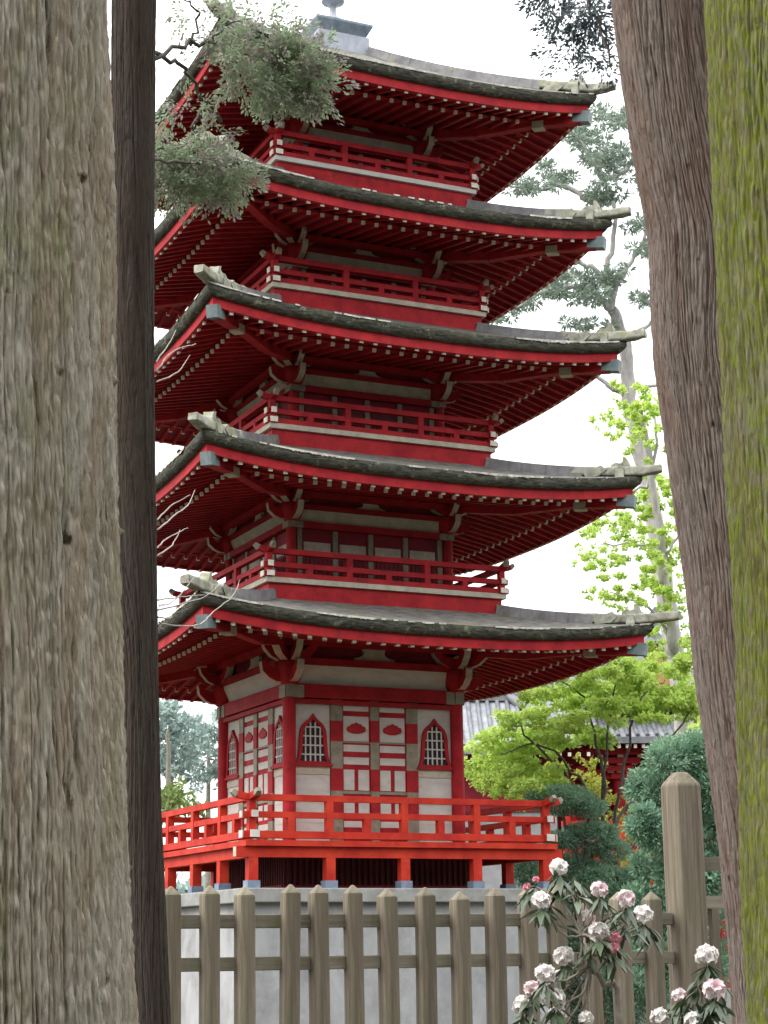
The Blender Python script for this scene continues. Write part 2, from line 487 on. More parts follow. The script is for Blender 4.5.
def make_roof(i, T):
    W, zc, wi, zi, wb = T["W"], T["zc"], T["wi"], T["zi"], T["wb"]
    zm = zc - RISE
    Wt = W + 0.07
    lift = lambda t: RISE * abs(t) ** 2.6
    ez = lambda t: zm + lift(t)
    seed = 13.7 * i
    mb = MB()
    NT, NS = 96, 10

    def rot(k, p):
        c, s = (1, 0, -1, 0)[k], (0, 1, 0, -1)[k]
        return (p[0] * c - p[1] * s, p[0] * s + p[1] * c, p[2])

    th = 0.152
    for k in range(4):
        P = []
        for si in range(NS + 1):
            s = si / NS
            row = []
            for j in range(NT + 1):
                t = -1 + 2 * j / NT
                w = Wt + (wi - Wt) * s
                g = s * (0.78 + 0.22 * s) if i < 4 else s * (0.80 + 0.2 * s)
                z = (zm + th) * (1 - g) + zi * g + lift(t) * (1 - s) ** 1.5
                z += 0.012 * nz(t * w * 4, w * 4 + seed, k) * (0 < si < NS)
                row.append(rot(k, (t * w, -w, z)))
            P.append(row)
        mb.grid(P, 0)
        E = [[], [], [], [], []]
        for j in range(NT + 1):
            t = -1 + 2 * j / NT
            x = t * W
            edge = 0.0 if j in (0, NT) else 1.0
            a = 0.035 * nz(x * 7, seed, k) * edge + 0.018 * nz(x * 23, seed, k) * edge
            b = 0.028 * nz(x * 9, seed + 5, k) * edge
            c = 0.03 * nz(x * 6, seed + 9, k) * edge
            z = ez(t)
            E[0].append(rot(k, (t * Wt, -Wt, z + th)))
            E[1].append(rot(k, (t * (Wt + .01 + a), -(Wt + .01 + a), z + th * .62)))
            E[2].append(rot(k, (t * (Wt - .01 + b), -(Wt - .01 + b), z + th * .28)))
            E[3].append(rot(k, (t * (W + .02 + c), -(W + .02 + c), z + 0.004 + c * .4)))
            E[4].append(rot(k, (t * (W - .2), -(W - .2), z + 0.012)))
        mb.grid(E, 1)
        # ragged pale bark hanging over the cut edge
        for j in range(NT * 2):
            t0, t1 = -1 + j / NT, -1 + (j + 1) / NT
            n = nz(t0 * W * 1.3, seed + 31, k) + 0.55 * nz(t0 * W * 9, seed + 3, k)
            if n < -0.02:
                continue
            h0 = 0.012 + 0.035 * max(0, n) * random.random()
            h1 = 0.012 + 0.035 * max(0, n) * random.random()
            o = Wt + 0.016
            mb.add([rot(k, p) for p in ((t0 * o, -o, ez(t0) + th - h0), (t1 * o, -o, ez(t1) + th - h1), (t1 * o, -o, ez(t1) + th + .008),
                                        (t0 * o, -o, ez(t0) + th + .008), (t1 * o, -o + .06, ez(t1) + th + .012), (t0 * o, -o + .06, ez(t0) + th + .012))],
                   [(0, 1, 2, 3), (3, 2, 4, 5)], 2)
    roof = mb.build("roof", [THATCH, EDGE, LIP], pagoda)

    # fascia board under the thatch
    fb = MB()
    NF = 40
    Q = [[], [], [], [], []]
    for j in range(NF + 1):
        t = -1 + 2 * j / NF
        z = ez(t)
        for r, (w, dz) in zip(Q, ((W - .02, .008), (W - .02, -.06), (W - .022, -.122), (W - .10, -.122), (W - .10, .008))):
            r.append((t * w, -w, z + dz))
    fb.grid(Q, 0, False)
    around(fb.build("eave_fascia", RED, roof), roof, 0)

    # soffit: flying rafters over the outer bay, base rafters behind the kioi beam
    DK, DW = 0.60, W - wb + .06
    up = lambda x, d: RISE * (abs(x) / W) ** 2.6 * max(0.0, 1 - d / 1.95) ** 1.2
    zf = lambda x, d: zm - 0.115 + 0.33 * d + up(x, d)
    zb_ = lambda x, d: zm - 0.115 + 0.33 * DK - 0.085 + 0.20 * (d - DK) + up(x, d)
    sb = MB()
    for fn, da, db in ((zf, 0.05, DK + .03), (zb_, DK + .02, DW)):
        P = []
        for a in range(7):
            d = da + (db - da) * a / 6
            P.append([((W - d) * (-1 + 2 * j / 24), -(W - d), fn((W - d) * (-1 + 2 * j / 24), d)) for j in range(25)])
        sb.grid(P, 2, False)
    nr = int(2 * W / 0.2)
    for q in range(nr + 1):
        x = (q - nr / 2) * 0.2
        lim = W - abs(x) - 0.05
        if lim < 0.12:
            continue
        d0, d1 = 0.085, min(DK + .02, lim)
        a, b = (x, -(W - d0), zf(x, d0) - .027), (x, -(W - d1), zf(x, d1) - .027)
        sb.beam(a, b, 0.048, 0.05, 0)
        ax = (Vector(a) - Vector(b)).normalized()
        sb.beam(Vector(a) + ax * .03, Vector(a) - ax * .004, 0.050, 0.050, 1)
        if lim > DK + .06:
            d0, d1 = DK - .045, min(DW, lim)
            a, b = (x, -(W - d0), zb_(x, d0) - .03), (x, -(W - d1), zb_(x, d1) - .03)
            sb.beam(a, b, 0.046, 0.05, 0)
            ax = (Vector(a) - Vector(b)).normalized()
            sb.beam(Vector(a) + ax * .03, Vector(a) - ax * .004, 0.047, 0.051, 1)
    kp = []
    for j in range(25):                    # kioi beam
        x = (W - DK) * (-1 + 2 * j / 24)
        z = zf(x, DK)
        kp.append([(x, -(W - DK + .03), z - .062), (x, -(W - DK + .03), z - .09), (x, -(W - DK - .06), z - .09), (x, -(W - DK - .06), z - .062)])
    sb.grid([[kp[j][r] for j in range(25)] for r in (0, 1, 2, 3, 0)], 0, False)
    # purlin that carries the base rafters, out on the bracket arms
    wp = wb + 0.10
    zp = zb_(0, W - wp) - .062
    sb.bx(-wp - .05, wp + .05, -wp - .045, -wp + .045, zp - .08, zp + .0, 0)
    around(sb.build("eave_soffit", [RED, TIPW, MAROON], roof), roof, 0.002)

    # hip rafters with metal end caps; hip ridges with lichened ends
    hb, cp = MB(), MB()
    ds = [.1, .35, DK, 1.2, W - wb]
    for a, b in zip(ds[:-1], ds[1:]):
        za = (zf(W - a, max(a, 0)) if a <= DK else zb_(W - a, a)) - .095
        zbq = (zf(W - b, b) if b <= DK else zb_(W - b, b)) - .095
        hb.beam((-(W - a), -(W - a), za), (-(W - b), -(W - b), zbq), 0.13, 0.14, 0)
    d0 = DK - .12
    zz = zb_(W - DK, DK) - .075
    hb.beam((-(W - d0), -(W - d0), zz), (-(W - d0 - .12), -(W - d0 - .12), zz + .01), 0.142, 0.11, 1)
    hr = hb.build("hip_rafter", [RED, CREAM], roof)
    ze = zf(W, 0) - .085
    cp.beam((-(W - .0), -(W - .0), ze - .004), (-(W - .17), -(W - .17), ze + .03), 0.15, 0.165, 0)
    cp.build("rafter_cap", VERDI, hr)
    around(hr, roof, 0)

    def top_z(w):
        s = (Wt - w) / (Wt - wi)
        g = s * (0.78 + 0.22 * s)
        return (zm + th) * (1 - g) + zi * g + RISE * (1 - min(s, 1)) ** 1.5

    rg = MB()
    a0 = wi + .02 if i < 4 else .42
    pts = [a0 + (W - .5 - a0) * j / 8 for j in range(9)]
    for a, b in zip(pts[:-1], pts[1:]):
        rg.beam((-a, -a, top_z(a) + .03), (-b - .005, -b - .005, top_z(b) + .03), 0.17, 0.13, 0)
        rg.beam((-a, -a, top_z(a) + .105), (-b - .005, -b - .005, top_z(b) + .105), 0.12, 0.03, 0)
    ridge = rg.build("hip_ridge", RIDGE, roof)
    eb = MB()
    kn = W - .13
    tip = W + .27 if i else W + .33
    pts = [kn - .5, kn - .2, kn, W + .03, tip - .1, tip]
    hs = [top_z(min(a, Wt)) + (.02 if a < W else .025) + max(0, a - W) * .06 for a in pts]
    ws = [.17, .17, .17, .16, .15, .13]
    for a, b, h0, h1, w0, w1 in zip(pts[:-1], pts[1:], hs[:-1], hs[1:], ws[:-1], ws[1:]):
        ov = .018 if b < tip else 0        # lengths lap into each other
        eb.beam((-a, -a, h0 + .035), (-b - ov, -b - ov, h1 + .035), w0, 0.12, 0, w1=w1, h1=.12 if b < tip else .10)
    # upstanding curled knot and collar
    D2 = Vector((-1, -1, 0)).normalized()
    Sd = Vector((1, -1, 0)).normalized()
    zk = top_z(kn) + .08
    TT = lambda a, b, d: Vector((-kn, -kn, zk)) + D2 * a + Vector((0, 0, b)) + Sd * d
    eb.prism([(-.11, 0), (.11, 0), (.13, .07), (.10, .16), (.05, .17), (.06, .11), (.02, .085), (-.06, .10), (-.12, .07)], TT, -.07, .07, 0)
    TT2 = lambda a, b, d: Vector((-kn, -kn, zk - .12)) + D2 * (a - .30) + Vector((0, 0, b)) + Sd * d
    eb.prism([(-.18, .05), (.02, .05), (.12, .13), (.05, .21), (-.04, .16), (-.12, .18), (-.2, .12)], TT2, -.1, .1, 0)
    TT3 = lambda a, b, d: Vector((-kn, -kn, zk - .17)) + D2 * (a) + Vector((0, 0, b)) + Sd * d
    eb.prism([(-.06, 0), (.06, 0), (.06, .19), (-.06, .19)], TT3, -.105, .105, 0)
    for q, e in ((0, eb.build("ridge_end", LICHEN, ridge)),):
        bm2 = bmesh.new()                  # eroded, lumpy old wood
        bm2.from_mesh(e.data)
        bmesh.ops.subdivide_edges(bm2, edges=bm2.edges, cuts=3, use_grid_fill=True)
        for _ in range(1):
            bmesh.ops.smooth_vert(bm2, verts=bm2.verts, factor=.3, use_axis_x=True, use_axis_y=True, use_axis_z=True)
        for v_ in bm2.verts:
            q_ = v_.co * 9
            v_.co += Vector((nz(q_.x, q_.y, q_.z), nz(q_.y, q_.z, q_.x + 7), nz(q_.z, q_.x, q_.y + 3))) * .014
        for f_ in bm2.faces:
            f_.smooth = True
        bm2.to_mesh(e.data)
        bm2.free()
    around(ridge, roof, 0)
    return roof


def arm(mb, c, d, z, poly, th, mi_side=0, mi_edge=1):
    """bracket arm: profile poly (out, up) standing at c, pointing along d"""
    d = Vector((d[0], d[1], 0)).normalized()
    s = Vector((-d.y, d.x, 0))
    T = lambda a, b, t: Vector((c[0], c[1], z)) + d * a + Vector((0, 0, b)) + s * t
    mb.prism(poly, T, -th / 2, th / 2, mi_side, mi_edge)


def bracket(parent, wc, z0, h, sc):
    k = MB()
    c = (-wc, -wc)
    k.lathe([(.10 * sc, 0), (.15 * sc, h * .1), (.19 * sc, h * .28), (.20 * sc, h * .45), (.17 * sc, h * .5)], (c[0], c[1], z0), 16, 0)
    nose = [(0, 0), (.20, .0), (.30, .04), (.39, .12), (.41, .24), (.35, .27), (.31, .19), (.22, .16), (0, .16)]
    nose = [(a * sc, b * h * 1.7) for a, b in nose]
    for d in ((0, -1), (-1, 0)):
        arm(k, c, d, z0 + h * .05, nose, .10 * sc)
    bow = [(0, 0), (.14, .01), (.27, .07), (.36, .17), (.40, .30), (.30, .30), (.27, .22), (.18, .16), (0, .14)]
    bow = [(a * sc, b * h * 1.6) for a, b in bow]
    for j, d in enumerate(((0, -1), (-1, 0), (-1, -1), (1, 0), (0, 1))):
        f = 1.3 if j == 2 else 1
        q = [(a * f, b) for a, b in bow]
        if j > 2:                          # arms lying along the wall stand just proud of it
            cc = (c[0], c[1] - .05) if j == 3 else (c[0] - .05, c[1])
        else:
            cc = c
        arm(k, cc, d, z0 + h * (.46 + .012 * j), q, .095 * sc + .004 * j)
    # small bearing blocks on the arm ends, pale edged
    for d, r in (((0, -1), .35), ((-1, 0), .35), ((-1, -1), .44), ((1, 0), .35), ((0, 1), .35)):
        n = math.hypot(*d)
        x, y = c[0] + d[0] / n * r * sc, c[1] + d[1] / n * r * sc
        if d == (1, 0):
            y -= .05
        if d == (0, 1):
            x -= .05
        e = .075 * sc
        k.bx(x - e, x + e, y - e, y + e, z0 + h * .93, z0 + h * 1.06, 0)
        k.bx(x - e * .8, x + e * .8, y - e * .8, y + e * .8, z0 + h * .88, z0 + h * .928, 1)
    return around(k.build("corner_bracket", [RED, CREAM], parent), parent, 0.0)


def strut(parent, w, z, sc):
    half = [(.30, 0), (.30, .03), (.22, .045), (.165, .075), (.15, .12), (.17, .15), (.15, .19), (0, .19)]
    poly = [(a * sc, b * sc) for a, b in half] + [(-a * sc, b * sc) for a, b in half[::-1][1:]]
    k = MB()
    k.prism(poly, lambda a, b, d: (a, -w - d, z + b), 0.0, 0.05, 0)
    return around(k.build("frog_leg_strut", CREAM, parent), parent, 0)


def column_at(parent, wc, z0, z1, r):
    k = MB()
    k.tube([(-wc, -wc, z0), (-wc, -wc, z1)], r, 20)
    return around(k.build("column", RED, parent), parent, 0)


# --- first storey
T1 = TIERS[0]
zl0, zl1 = 3.235 + G, 3.415 + G
core = MB()
core.bx(-1.19, 1.19, -1.19, 1.19, 1.30 + G, 4.2 + G)
st1 = core.build("storey", MAROON, pagoda)
column_at(st1, 1.235, 1.322 + G, zl0 + .02, .0875)
lb = MB()
lb.bx(-1.30, 1.30, -1.30, -1.192, zl0, zl1, 0)
lb.bx(-1.28, 1.28, -1.285, -1.192, zl0 - .075, zl0 - .02, 0)
for s in (-1, 1):                          # metal sleeves at the ends
    x0, x1 = sorted((s * 1.05, s * 1.325))
    lb.bx(x0, x1, -1.306, -1.188, zl0 - .006, zl1 - .02, 1)
around(lb.build("lintel", [RED, FITTING], st1), st1, .004)
pb = MB()
P = [[(x, -1.30 - .05 * t + .05, 3.43 + G + .235 * t) for x in (-1.12, 1.12)] for t in (0, .25, .5, .75, 1)]
pb.grid([[(x, -1.215 - .10 * math.sin(t * PI / 2) ** 2, 3.425 + G + .24 * t) for x in (-1.16, 1.16)] for t in (0, .2, .4, .6, .8, 1)], 0)
around(pb.build("plaster_band", WHITE, st1), st1, 0)
bb = MB()
bb.bx(-1.34, 1.34, -1.33, -1.192, 3.67 + G, 3.76 + G, 0)
around(bb.build("tie_beam", RED, st1), st1, .004)
strut(st1, 1.20, 3.77 + G, 1.0)
bracket(st1, 1.235, 3.40 + G, .62, 1.0)

# wall panels of the front: white boards either side of the doors
YW = -1.2
for s in (-1, 1):
    wp = MB()
    x0, x1 = sorted((s * .645, s * 1.15))
    wp.bx(x0, x1, YW - .006, YW + .02, 2.384 + G, 3.21 + G, 0)
    wp.bx(x0, x1, YW - .006, YW + .02, 1.33 + G, 2.237 + G, 0)
    wp.bx(x0 + .002, x1 - .002, YW - .018, YW + .018, 2.236 + G, 2.386 + G, 1)
    for z in (1.86, 1.60):
        wp.bx(x0 + .002, x1 - .002, YW - .009, YW + .018, z + G, z + .008 + G, 1)
    around(wp.build("wall_panel", [WHITE, CREAM], st1), st1, 0)


def bell(hw, h, n=0):
    """outline of a cusped bell window, right half from foot to peak"""
    pts = [(1.0, 0), (.93, .06), (.86, .16), (.82, .3), (.79, .45), (.77, .58), (.72, .68), (.60, .77), (.42, .835), (.25, .88), (.13, .93), (0.0, 1.0)]
    return [(a * hw, b * h) for a, b in pts]


def win(cx):
    fr = MB()
    H, HW = .66, .25
    o = bell(HW, H)
    inn = [(max(0, a - .045), .03 + b * .915) for a, b in bell(HW * .97, H)]
    out = o + [(-a, b) for a, b in o[::-1][1:]]
    ins = inn + [(-a, b) for a, b in inn[::-1][1:]]
    z0 = 2.375 + G
    n = len(out)
    y0, y1 = YW - .045, YW - .004
    V = lambda p, y: (cx + p[0], y, z0 + p[1])
    vs = [V(p, y0) for p in out] + [V(p, y0) for p in ins] + [V(p, y1) for p in out] + [V(p, y1) for p in ins]
    fs = []
    for a in range(n):
        b = (a + 1) % n
        fs += [(a, b, n + b, n + a), (a, 2 * n + a, 2 * n + b, b), (n + a, n + b, 3 * n + b, 3 * n + a)]
    fr.add(vs, fs, 0)
    fr.bx(cx - .275, cx + .275, YW - .06, YW - .004, z0 - .035, z0 - .002, 0)
    fr.add([V(p, YW - .0095) for p in ins], [tuple(range(n))], 1)
    f = fr.build("window", [RED, BLACK], pagoda)
    la = MB()
    wid = lambda h: np.interp(h, [b for a, b in inn], [a for a, b in inn])
    hgt = lambda x: max(b for a, b in inn if a >= abs(x) - 1e-6) if abs(x) < .2 else .3
    for x in (-.105, -.035, .035, .105):
        hh = float(np.interp(abs(x), [a for a, b in inn[::-1]], [b for a, b in inn[::-1]]))
        la.bx(cx + x - .0085, cx + x + .0085, YW - .033, YW - .017, z0 + .03, z0 + hh - .004, 0)
    for h in (.12, .24, .36, .48):
        w = float(wid(h)) - .003
        la.bx(cx - w, cx + w, YW - .030, YW - .014, z0 + h - .0095, z0 + h + .0095, 0)
    la.build("lattice", WHITE, f)
    return f


for cx in (-.895, .895):
    around(win(cx), pagoda, 0)

# double doors
dr = MB()
for s in (-1, 1):
    for j, (a, b) in enumerate(((3.24, 2.95), (2.95, 2.68), (2.68, 2.32), (2.32, 2.03), (2.03, 1.88), (1.88, 1.66), (1.66, 1.36))):
        x0, x1 = sorted((s * .47, s * .64))
        dr.bx(x0, x1, YW - .034 - .003 * (j % 2), YW + .02, b + G, a + G, j % 2)
for j, (a, b) in enumerate(((3.24, 2.97), (2.97, 2.68), (2.68, 2.32), (2.32, 2.03), (2.03, 1.88), (1.88, 1.66), (1.66, 1.36))):
    dr.bx(-.062, .062, YW - .038 - .003 * (j % 2), YW + .02, b + G, a + G, j % 2)
dr.bx(-.63, .63, YW - .030, YW + .018, 3.225 + G, 3.245 + G, 1)
dr.bx(-.63, .63, YW - .030, YW + .018, 1.33 + G, 1.365 + G, 1)
door = dr.build("door", [FITTING, RED], pagoda)
lf = MB()
x0, x1 = .064, .468
lf.bx(x0, x1, YW - .012, YW + .02, 1.36 + G, 3.235 + G, 0)


def wb(xa, xb, za, zb, mi=1, y=.019):
    lf.bx(xa, xb, YW - y, YW + .01, za + G, zb + G, mi)


wb(.08, .45, 3.09, 3.20)
wb(.08, .45, 2.69, 3.02)
wb(.08, .45, 2.55, 2.64)
wb(.08, .45, 2.38, 2.475)
for xa, xb in ((.08, .235), (.295, .45)):
    wb(xa, xb, 2.04, 2.31)
    wb(xa, xb, 1.69, 1.89)
wb(.08, .45, 1.555, 1.635)
for za, zb in ((2.665, 2.685), (2.03, 1.99), (1.92, 1.96)):
    lf.bx(.066, .466, YW - .026, YW + .01, min(za, zb) + G, max(za, zb) + G, 2)
for za in (1.42, ):
    lf.bx(.2, .33, YW - .02, YW + .01, za + G, za + .05 + G, 0)
cl = [(.155, 0), (.14, .04), (.10, .052), (.075, .078), (.03, .085), (0, .105), (-.03, .085), (-.075, .078), (-.10, .052), (-.14, .04), (-.155, 0),
      (-.135, -.035), (-.09, -.05), (-.05, -.062), (.05, -.062), (.09, -.05), (.135, -.035)]
lf.prism([(a * .9, b * .9) for a, b in cl], lambda a, b, d: (.265 + a, YW - .019 - d, 2.845 + G + b), 0.0005, .018, 0)
leafo = lf.build("door_leaf", [RED, WHITE, FITTING], door)
lf2 = dup(leafo, door)
lf2.location.x = -.532
around(door, pagoda, 0)


# --- railings (front side, corner post on the left end only; four of them close the square)
def railing(name, w, zb, hs, pw, bays, ext, parent, mats, big):
    (b0, b1), (m0, m1), (t0, t1) = hs
    tp = MB()
    n = 14
    zt = zb + (t0 + t1) / 2
    hh = t1 - t0
    L = w + ext
    path = []
    for j in range(n + 1):
        x = -L + 2 * L * j / n
        path.append((x, -w, zt))
    xs = [-L - .10, -L - .04, -w - .02, 0, w + .02, L + .04, L + .10]
    zs = [zt + .075, zt + .03, zt, zt, zt, zt + .03, zt + .075]
    P = [(x, -w, z) for x, z in zip(xs, zs)]
    for q in range(len(P) - 1):
        tip = q in (0, len(P) - 2)
        ww = (pw * .75, pw * .75)
        tp.beam(P[q], P[q + 1], pw * (.55 if q == 0 else .85), hh * (.7 if q == 0 else 1), 1 if tip else 0, w1=pw * (.55 if q == len(P) - 2 else .85), h1=hh * (.7 if q == len(P) - 2 else 1))
    top = tp.build("top_rail", [mats[0], mats[2]], None)
    md = MB()
    md.bx(-w - ext * .8, w + ext * .8, -w - pw * .36, -w + pw * .36, zb + m0, zb + m1, 0)
    bt = MB()
    bt.bx(-w - ext * .8, w + ext * .8, -w - pw * .5, -w + pw * .5, zb + b0, zb + b1, 0)
    for s in (-1, 1):
        x0, x1 = sorted((s * (w + ext * .8), s * (w + ext * .8 + .015)))
        md.bx(x0, x1, -w - pw * .40, -w + pw * .40, zb + m0 - .004, zb + m1 + .004, 1)
        bt.bx(x0, x1, -w - pw * .56, -w + pw * .56, zb + b0 + .002, zb + b1 + .004, 1)
    root = bt.build(name, [mats[0], mats[1]], parent)
    top.parent = root
    md.build("mid_rail", [mats[0], mats[1]], root)
    for q in range(bays * 2):
        x = -w + q * w / bays
        k = MB()
        e = pw * .44
        if q % 2 == 0:
            k.bx(x - e, x + e, -w - e, -w + e, zb + b1 - .01, zb + t0 + .012, 0)
        else:
            k.bx(x - e, x + e, -w - e * .97, -w + e * .97, zb + b1 - .01, zb + m0 + .012, 0)
        k.build("rail_post", mats[0], root)
    return around(root, parent, .004)


# --- deck, posts, skirt and plinth
dk = MB()
dk.bx(-2.2, 2.2, -2.2, 2.2, 1.247 + G, 1.318 + G)
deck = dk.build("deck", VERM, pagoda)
for sd in (-1, 1):                         # front and back beams run past the corners, side beams butt between them
    bm_ = MB()
    bm_.bx(-2.30, 2.30, min(sd * 2.02, sd * 2.14), max(sd * 2.02, sd * 2.14), 1.112 + G, 1.245 + G, 0)
    for s in (-1, 1):
        x0, x1 = sorted((s * 2.30, s * 2.304))
        bm_.bx(x0, x1, min(sd * 2.03, sd * 2.13), max(sd * 2.03, sd * 2.13), 1.12 + G, 1.238 + G, 1)
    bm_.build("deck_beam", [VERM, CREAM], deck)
    bm_ = MB()
    bm_.bx(min(sd * 2.02, sd * 2.14), max(sd * 2.02, sd * 2.14), -2.018, 2.018, 1.112 + G, 1.245 + G, 0)
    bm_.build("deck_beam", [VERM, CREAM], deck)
for q in range(4):
    x = -2.075 + q * 1.0375
    k = MB()
    k.bx(x - .062, x + .062, -2.137, -2.013, .76 + G, 1.113 + G, 0)
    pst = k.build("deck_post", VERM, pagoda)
    k = MB()
    k.bx(x - .082, x + .082, -2.157, -1.993, .735 + G, .83 + G, 0)
    k.build("metal_shoe", SHOE, pst)
    around(pst, pagoda, 0)
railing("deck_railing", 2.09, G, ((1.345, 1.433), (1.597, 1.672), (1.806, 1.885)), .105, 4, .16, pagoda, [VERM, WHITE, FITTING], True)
sk = MB()
sk.bx(-1.3, 1.3, -1.3, 1.3, .74 + G, 1.24 + G, 0)
for k_ in range(4):
    for q in range(32):
        x = -1.28 + q * .0826
        c, s = (1, 0, -1, 0)[k_], (0, 1, 0, -1)[k_]
        pts = [(x - .018, -1.335), (x + .018, -1.30)]
        xs = sorted((pts[0][0] * c - pts[0][1] * s, pts[1][0] * c - pts[1][1] * s))
        ys = sorted((pts[0][0] * s + pts[0][1] * c, pts[1][0] * s + pts[1][1] * c))
        sk.bx(xs[0], xs[1], ys[0], ys[1], .80 + G, 1.235 + G, 0)
sk.bx(-1.42, 1.42, -1.42, 1.42, .738 + G, .80 + G, 1)
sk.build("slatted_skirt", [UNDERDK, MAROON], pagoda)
pl = MB()
wt_, wbm = 2.16, 2.25
pl.add([(-wbm, -wbm, 0), (wbm, -wbm, 0), (wbm, wbm, 0), (-wbm, wbm, 0), (-wt_, -wt_, .56 + G), (wt_, -wt_, .56 + G), (wt_, wt_, .56 + G), (-wt_, wt_, .56 + G)],
       [(0, 1, 5, 4), (1, 2, 6, 5), (2, 3, 7, 6), (3, 0, 4, 7), (4, 5, 6, 7)], 0)
pln = pl.build("plinth", CONC, pagoda)
k = MB()
k.bx(-2.27, 2.27, -2.27, 2.27, .56 + G, .735 + G)
cpst = k.build("capstone", CAPST, pln)
bv = cpst.modifiers.new("worn_edges", "BEVEL")
bv.width = .015
bv.segments = 2

# --- upper storeys and balconies
for i in range(1, 5):
    T = TIERS[i]
    w = T["wb"] - .03
    em = T["zc"] - RISE
    bw, zb = BALC[i]
    k = MB()
    k.bx(-w, w, -w, w, zb - .1, em + .36)
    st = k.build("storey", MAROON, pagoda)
    column_at(st, T["wb"], zb + .07, em - .21, .068)
    k = MB()
    k.bx(-T["wb"] - .06, T["wb"] + .06, -w - .09, -w + .005, em - .315, em - .225, 0)
    for s in (-1, 1):
        x0, x1 = sorted((s * (w - .12), s * (w + .105)))
        k.bx(x0, x1, -w - .096, -w + .008, em - .319, em - .23, 1)
    around(k.build("lintel", [RED, FITTING], st), st, .004)
    k = MB()
    k.grid([[(x, -w - .012 - .07 * math.sin(t * PI / 2) ** 2, em - .222 + .16 * t) for x in (-w + .06, w - .06)] for t in (0, .25, .5, .75, 1)], 0)
    around(k.build("plaster_band", CREAM, st), st, 0)
    k = MB()
    k.bx(-w - .09, w + .09, -w - .10, -w + .005, em - .06, em + .01)
    around(k.build("tie_beam", RED, st), st, .004)
    strut(st, w + .004, em + .012, .72)
    bracket(st, T["wb"], em - .235, .50, .86)
    # door and panels behind the balcony railing
    k = MB()
    for q in range(4):
        x = (q - 1.5) * w * .46
        k.bx(x - w * .17, x + w * .17, -w - .012, -w + .01, em - .63, em - .49, 1 if i == 1 else 2)
        for a_ in range(6):
            xx = x + (a_ - 2.5) * w * .055
            k.bx(xx - .012, xx + .012, -w - .014, -w + .01, zb + .1, em - .66, 2)
    for q in range(5):
        x = (q - 2) * w * .46
        k.bx(x - .035, x + .035, -w - .03, -w + .01, zb + .1, em - .318, 0)
    around(k.build("wall_panel", [FITTING, CREAM, UNDERDK], st), st, 0)

    k = MB()
    k.bx(-bw, bw, -bw, bw, zb, zb + .068, 1)
    k.bx(-bw + .05, bw - .05, -bw + .05, bw - .05, zb - .24, zb + .002, 0)
    bal = k.build("balcony", [RED, CREAM if i < 4 else WHITE], pagoda)
    railing("railing", bw - .05, zb, ((.07, .138), (.205, .272), (.385, .455)), .092, 3, .10, bal, [RED, TIPW, FITTING], False)

for i, T in enumerate(TIERS):
    make_roof(i, T)

# --- metal box and finial on the top roof
k = MB()
zt = 13.16 + G
k.bx(-.415, .415, -.415, .415, zt - .1, zt + .27, 1)
for q in range(4):
    c, s = (1, 0, -1, 0)[q], (0, 1, 0, -1)[q]
    R = lambda x, y, z: (x * c - y * s, x * s + y * c, z)
    k.add([R(-.37, -.37, zt + .268), R(.37, -.37, zt + .268), R(.46, -.46, zt + .44), R(-.46, -.46, zt + .44), R(-.46, -.46, zt + .475), R(.46, -.46, zt + .475),
           R(-.3, -.3, zt + .50), R(.3, -.3, zt + .50)], [(0, 1, 2, 3), (3, 2, 5, 4), (4, 5, 7, 6)], 0)
    a, b = R(-.36, -.75, zt - .34), R(.05, -.75, zt - .2)
k.add([(-.3, -.3, zt + .5), (.3, -.3, zt + .5), (.3, .3, zt + .5), (-.3, .3, zt + .5)], [(0, 1, 2, 3)], 0)
fin = k.build("finial", [COPPER, LEADB], pagoda)
k = MB()
prof = [(.2, .49), (.235, .53), (.21, .62), (.12, .70), (.07, .73), (.05, .80), (.05, .92), (.17, .97), (.18, 1.01), (.06, 1.04), (.04, 1.06)]
for r in range(7):
    z = 1.1 + r * .2
    prof += [(.04, z - .03), (.16 - r * .012, z), (.04, z + .03)]
prof += [(.03, 2.6), (.09, 2.72), (.07, 2.82), (.01, 2.95)]
k.lathe([(a, b) for a, b in prof], (0, 0, zt), 20, 0)
k.build("spire", LEADB, fin)
# ------------------------------------------------------------------ ground
k = MB()
k.bx(-300, 300, -300, 300, -.5, 0)
tag(k.build("ground", SOIL), kind="structure")


# ------------------------------------------------------------------ trees close to the camera
def vnoise(th, z, fa, fz, seed):
    """value noise on a trunk's surface, periodic around it; th in 0..1"""
    r = np.random.default_rng(seed)
    nz_ = int(np.ceil(z.max() * fz)) + 3
    tab = r.uniform(-1, 1, (nz_, fa))
    a = th * fa
    ia = np.floor(a).astype(int)
    ta = a - ia
    b = (z - z.min()) * fz
    ib = np.floor(b).astype(int)
    tb = b - ib
    ta, tb = ta * ta * (3 - 2 * ta), tb * tb * (3 - 2 * tb)
    g = lambda i, j: tab[np.clip(i, 0, nz_ - 1), j % fa]
    return (g(ib, ia) * (1 - ta) + g(ib, ia + 1) * ta) * (1 - tb) + (g(ib + 1, ia) * (1 - ta) + g(ib + 1, ia + 1) * ta) * tb


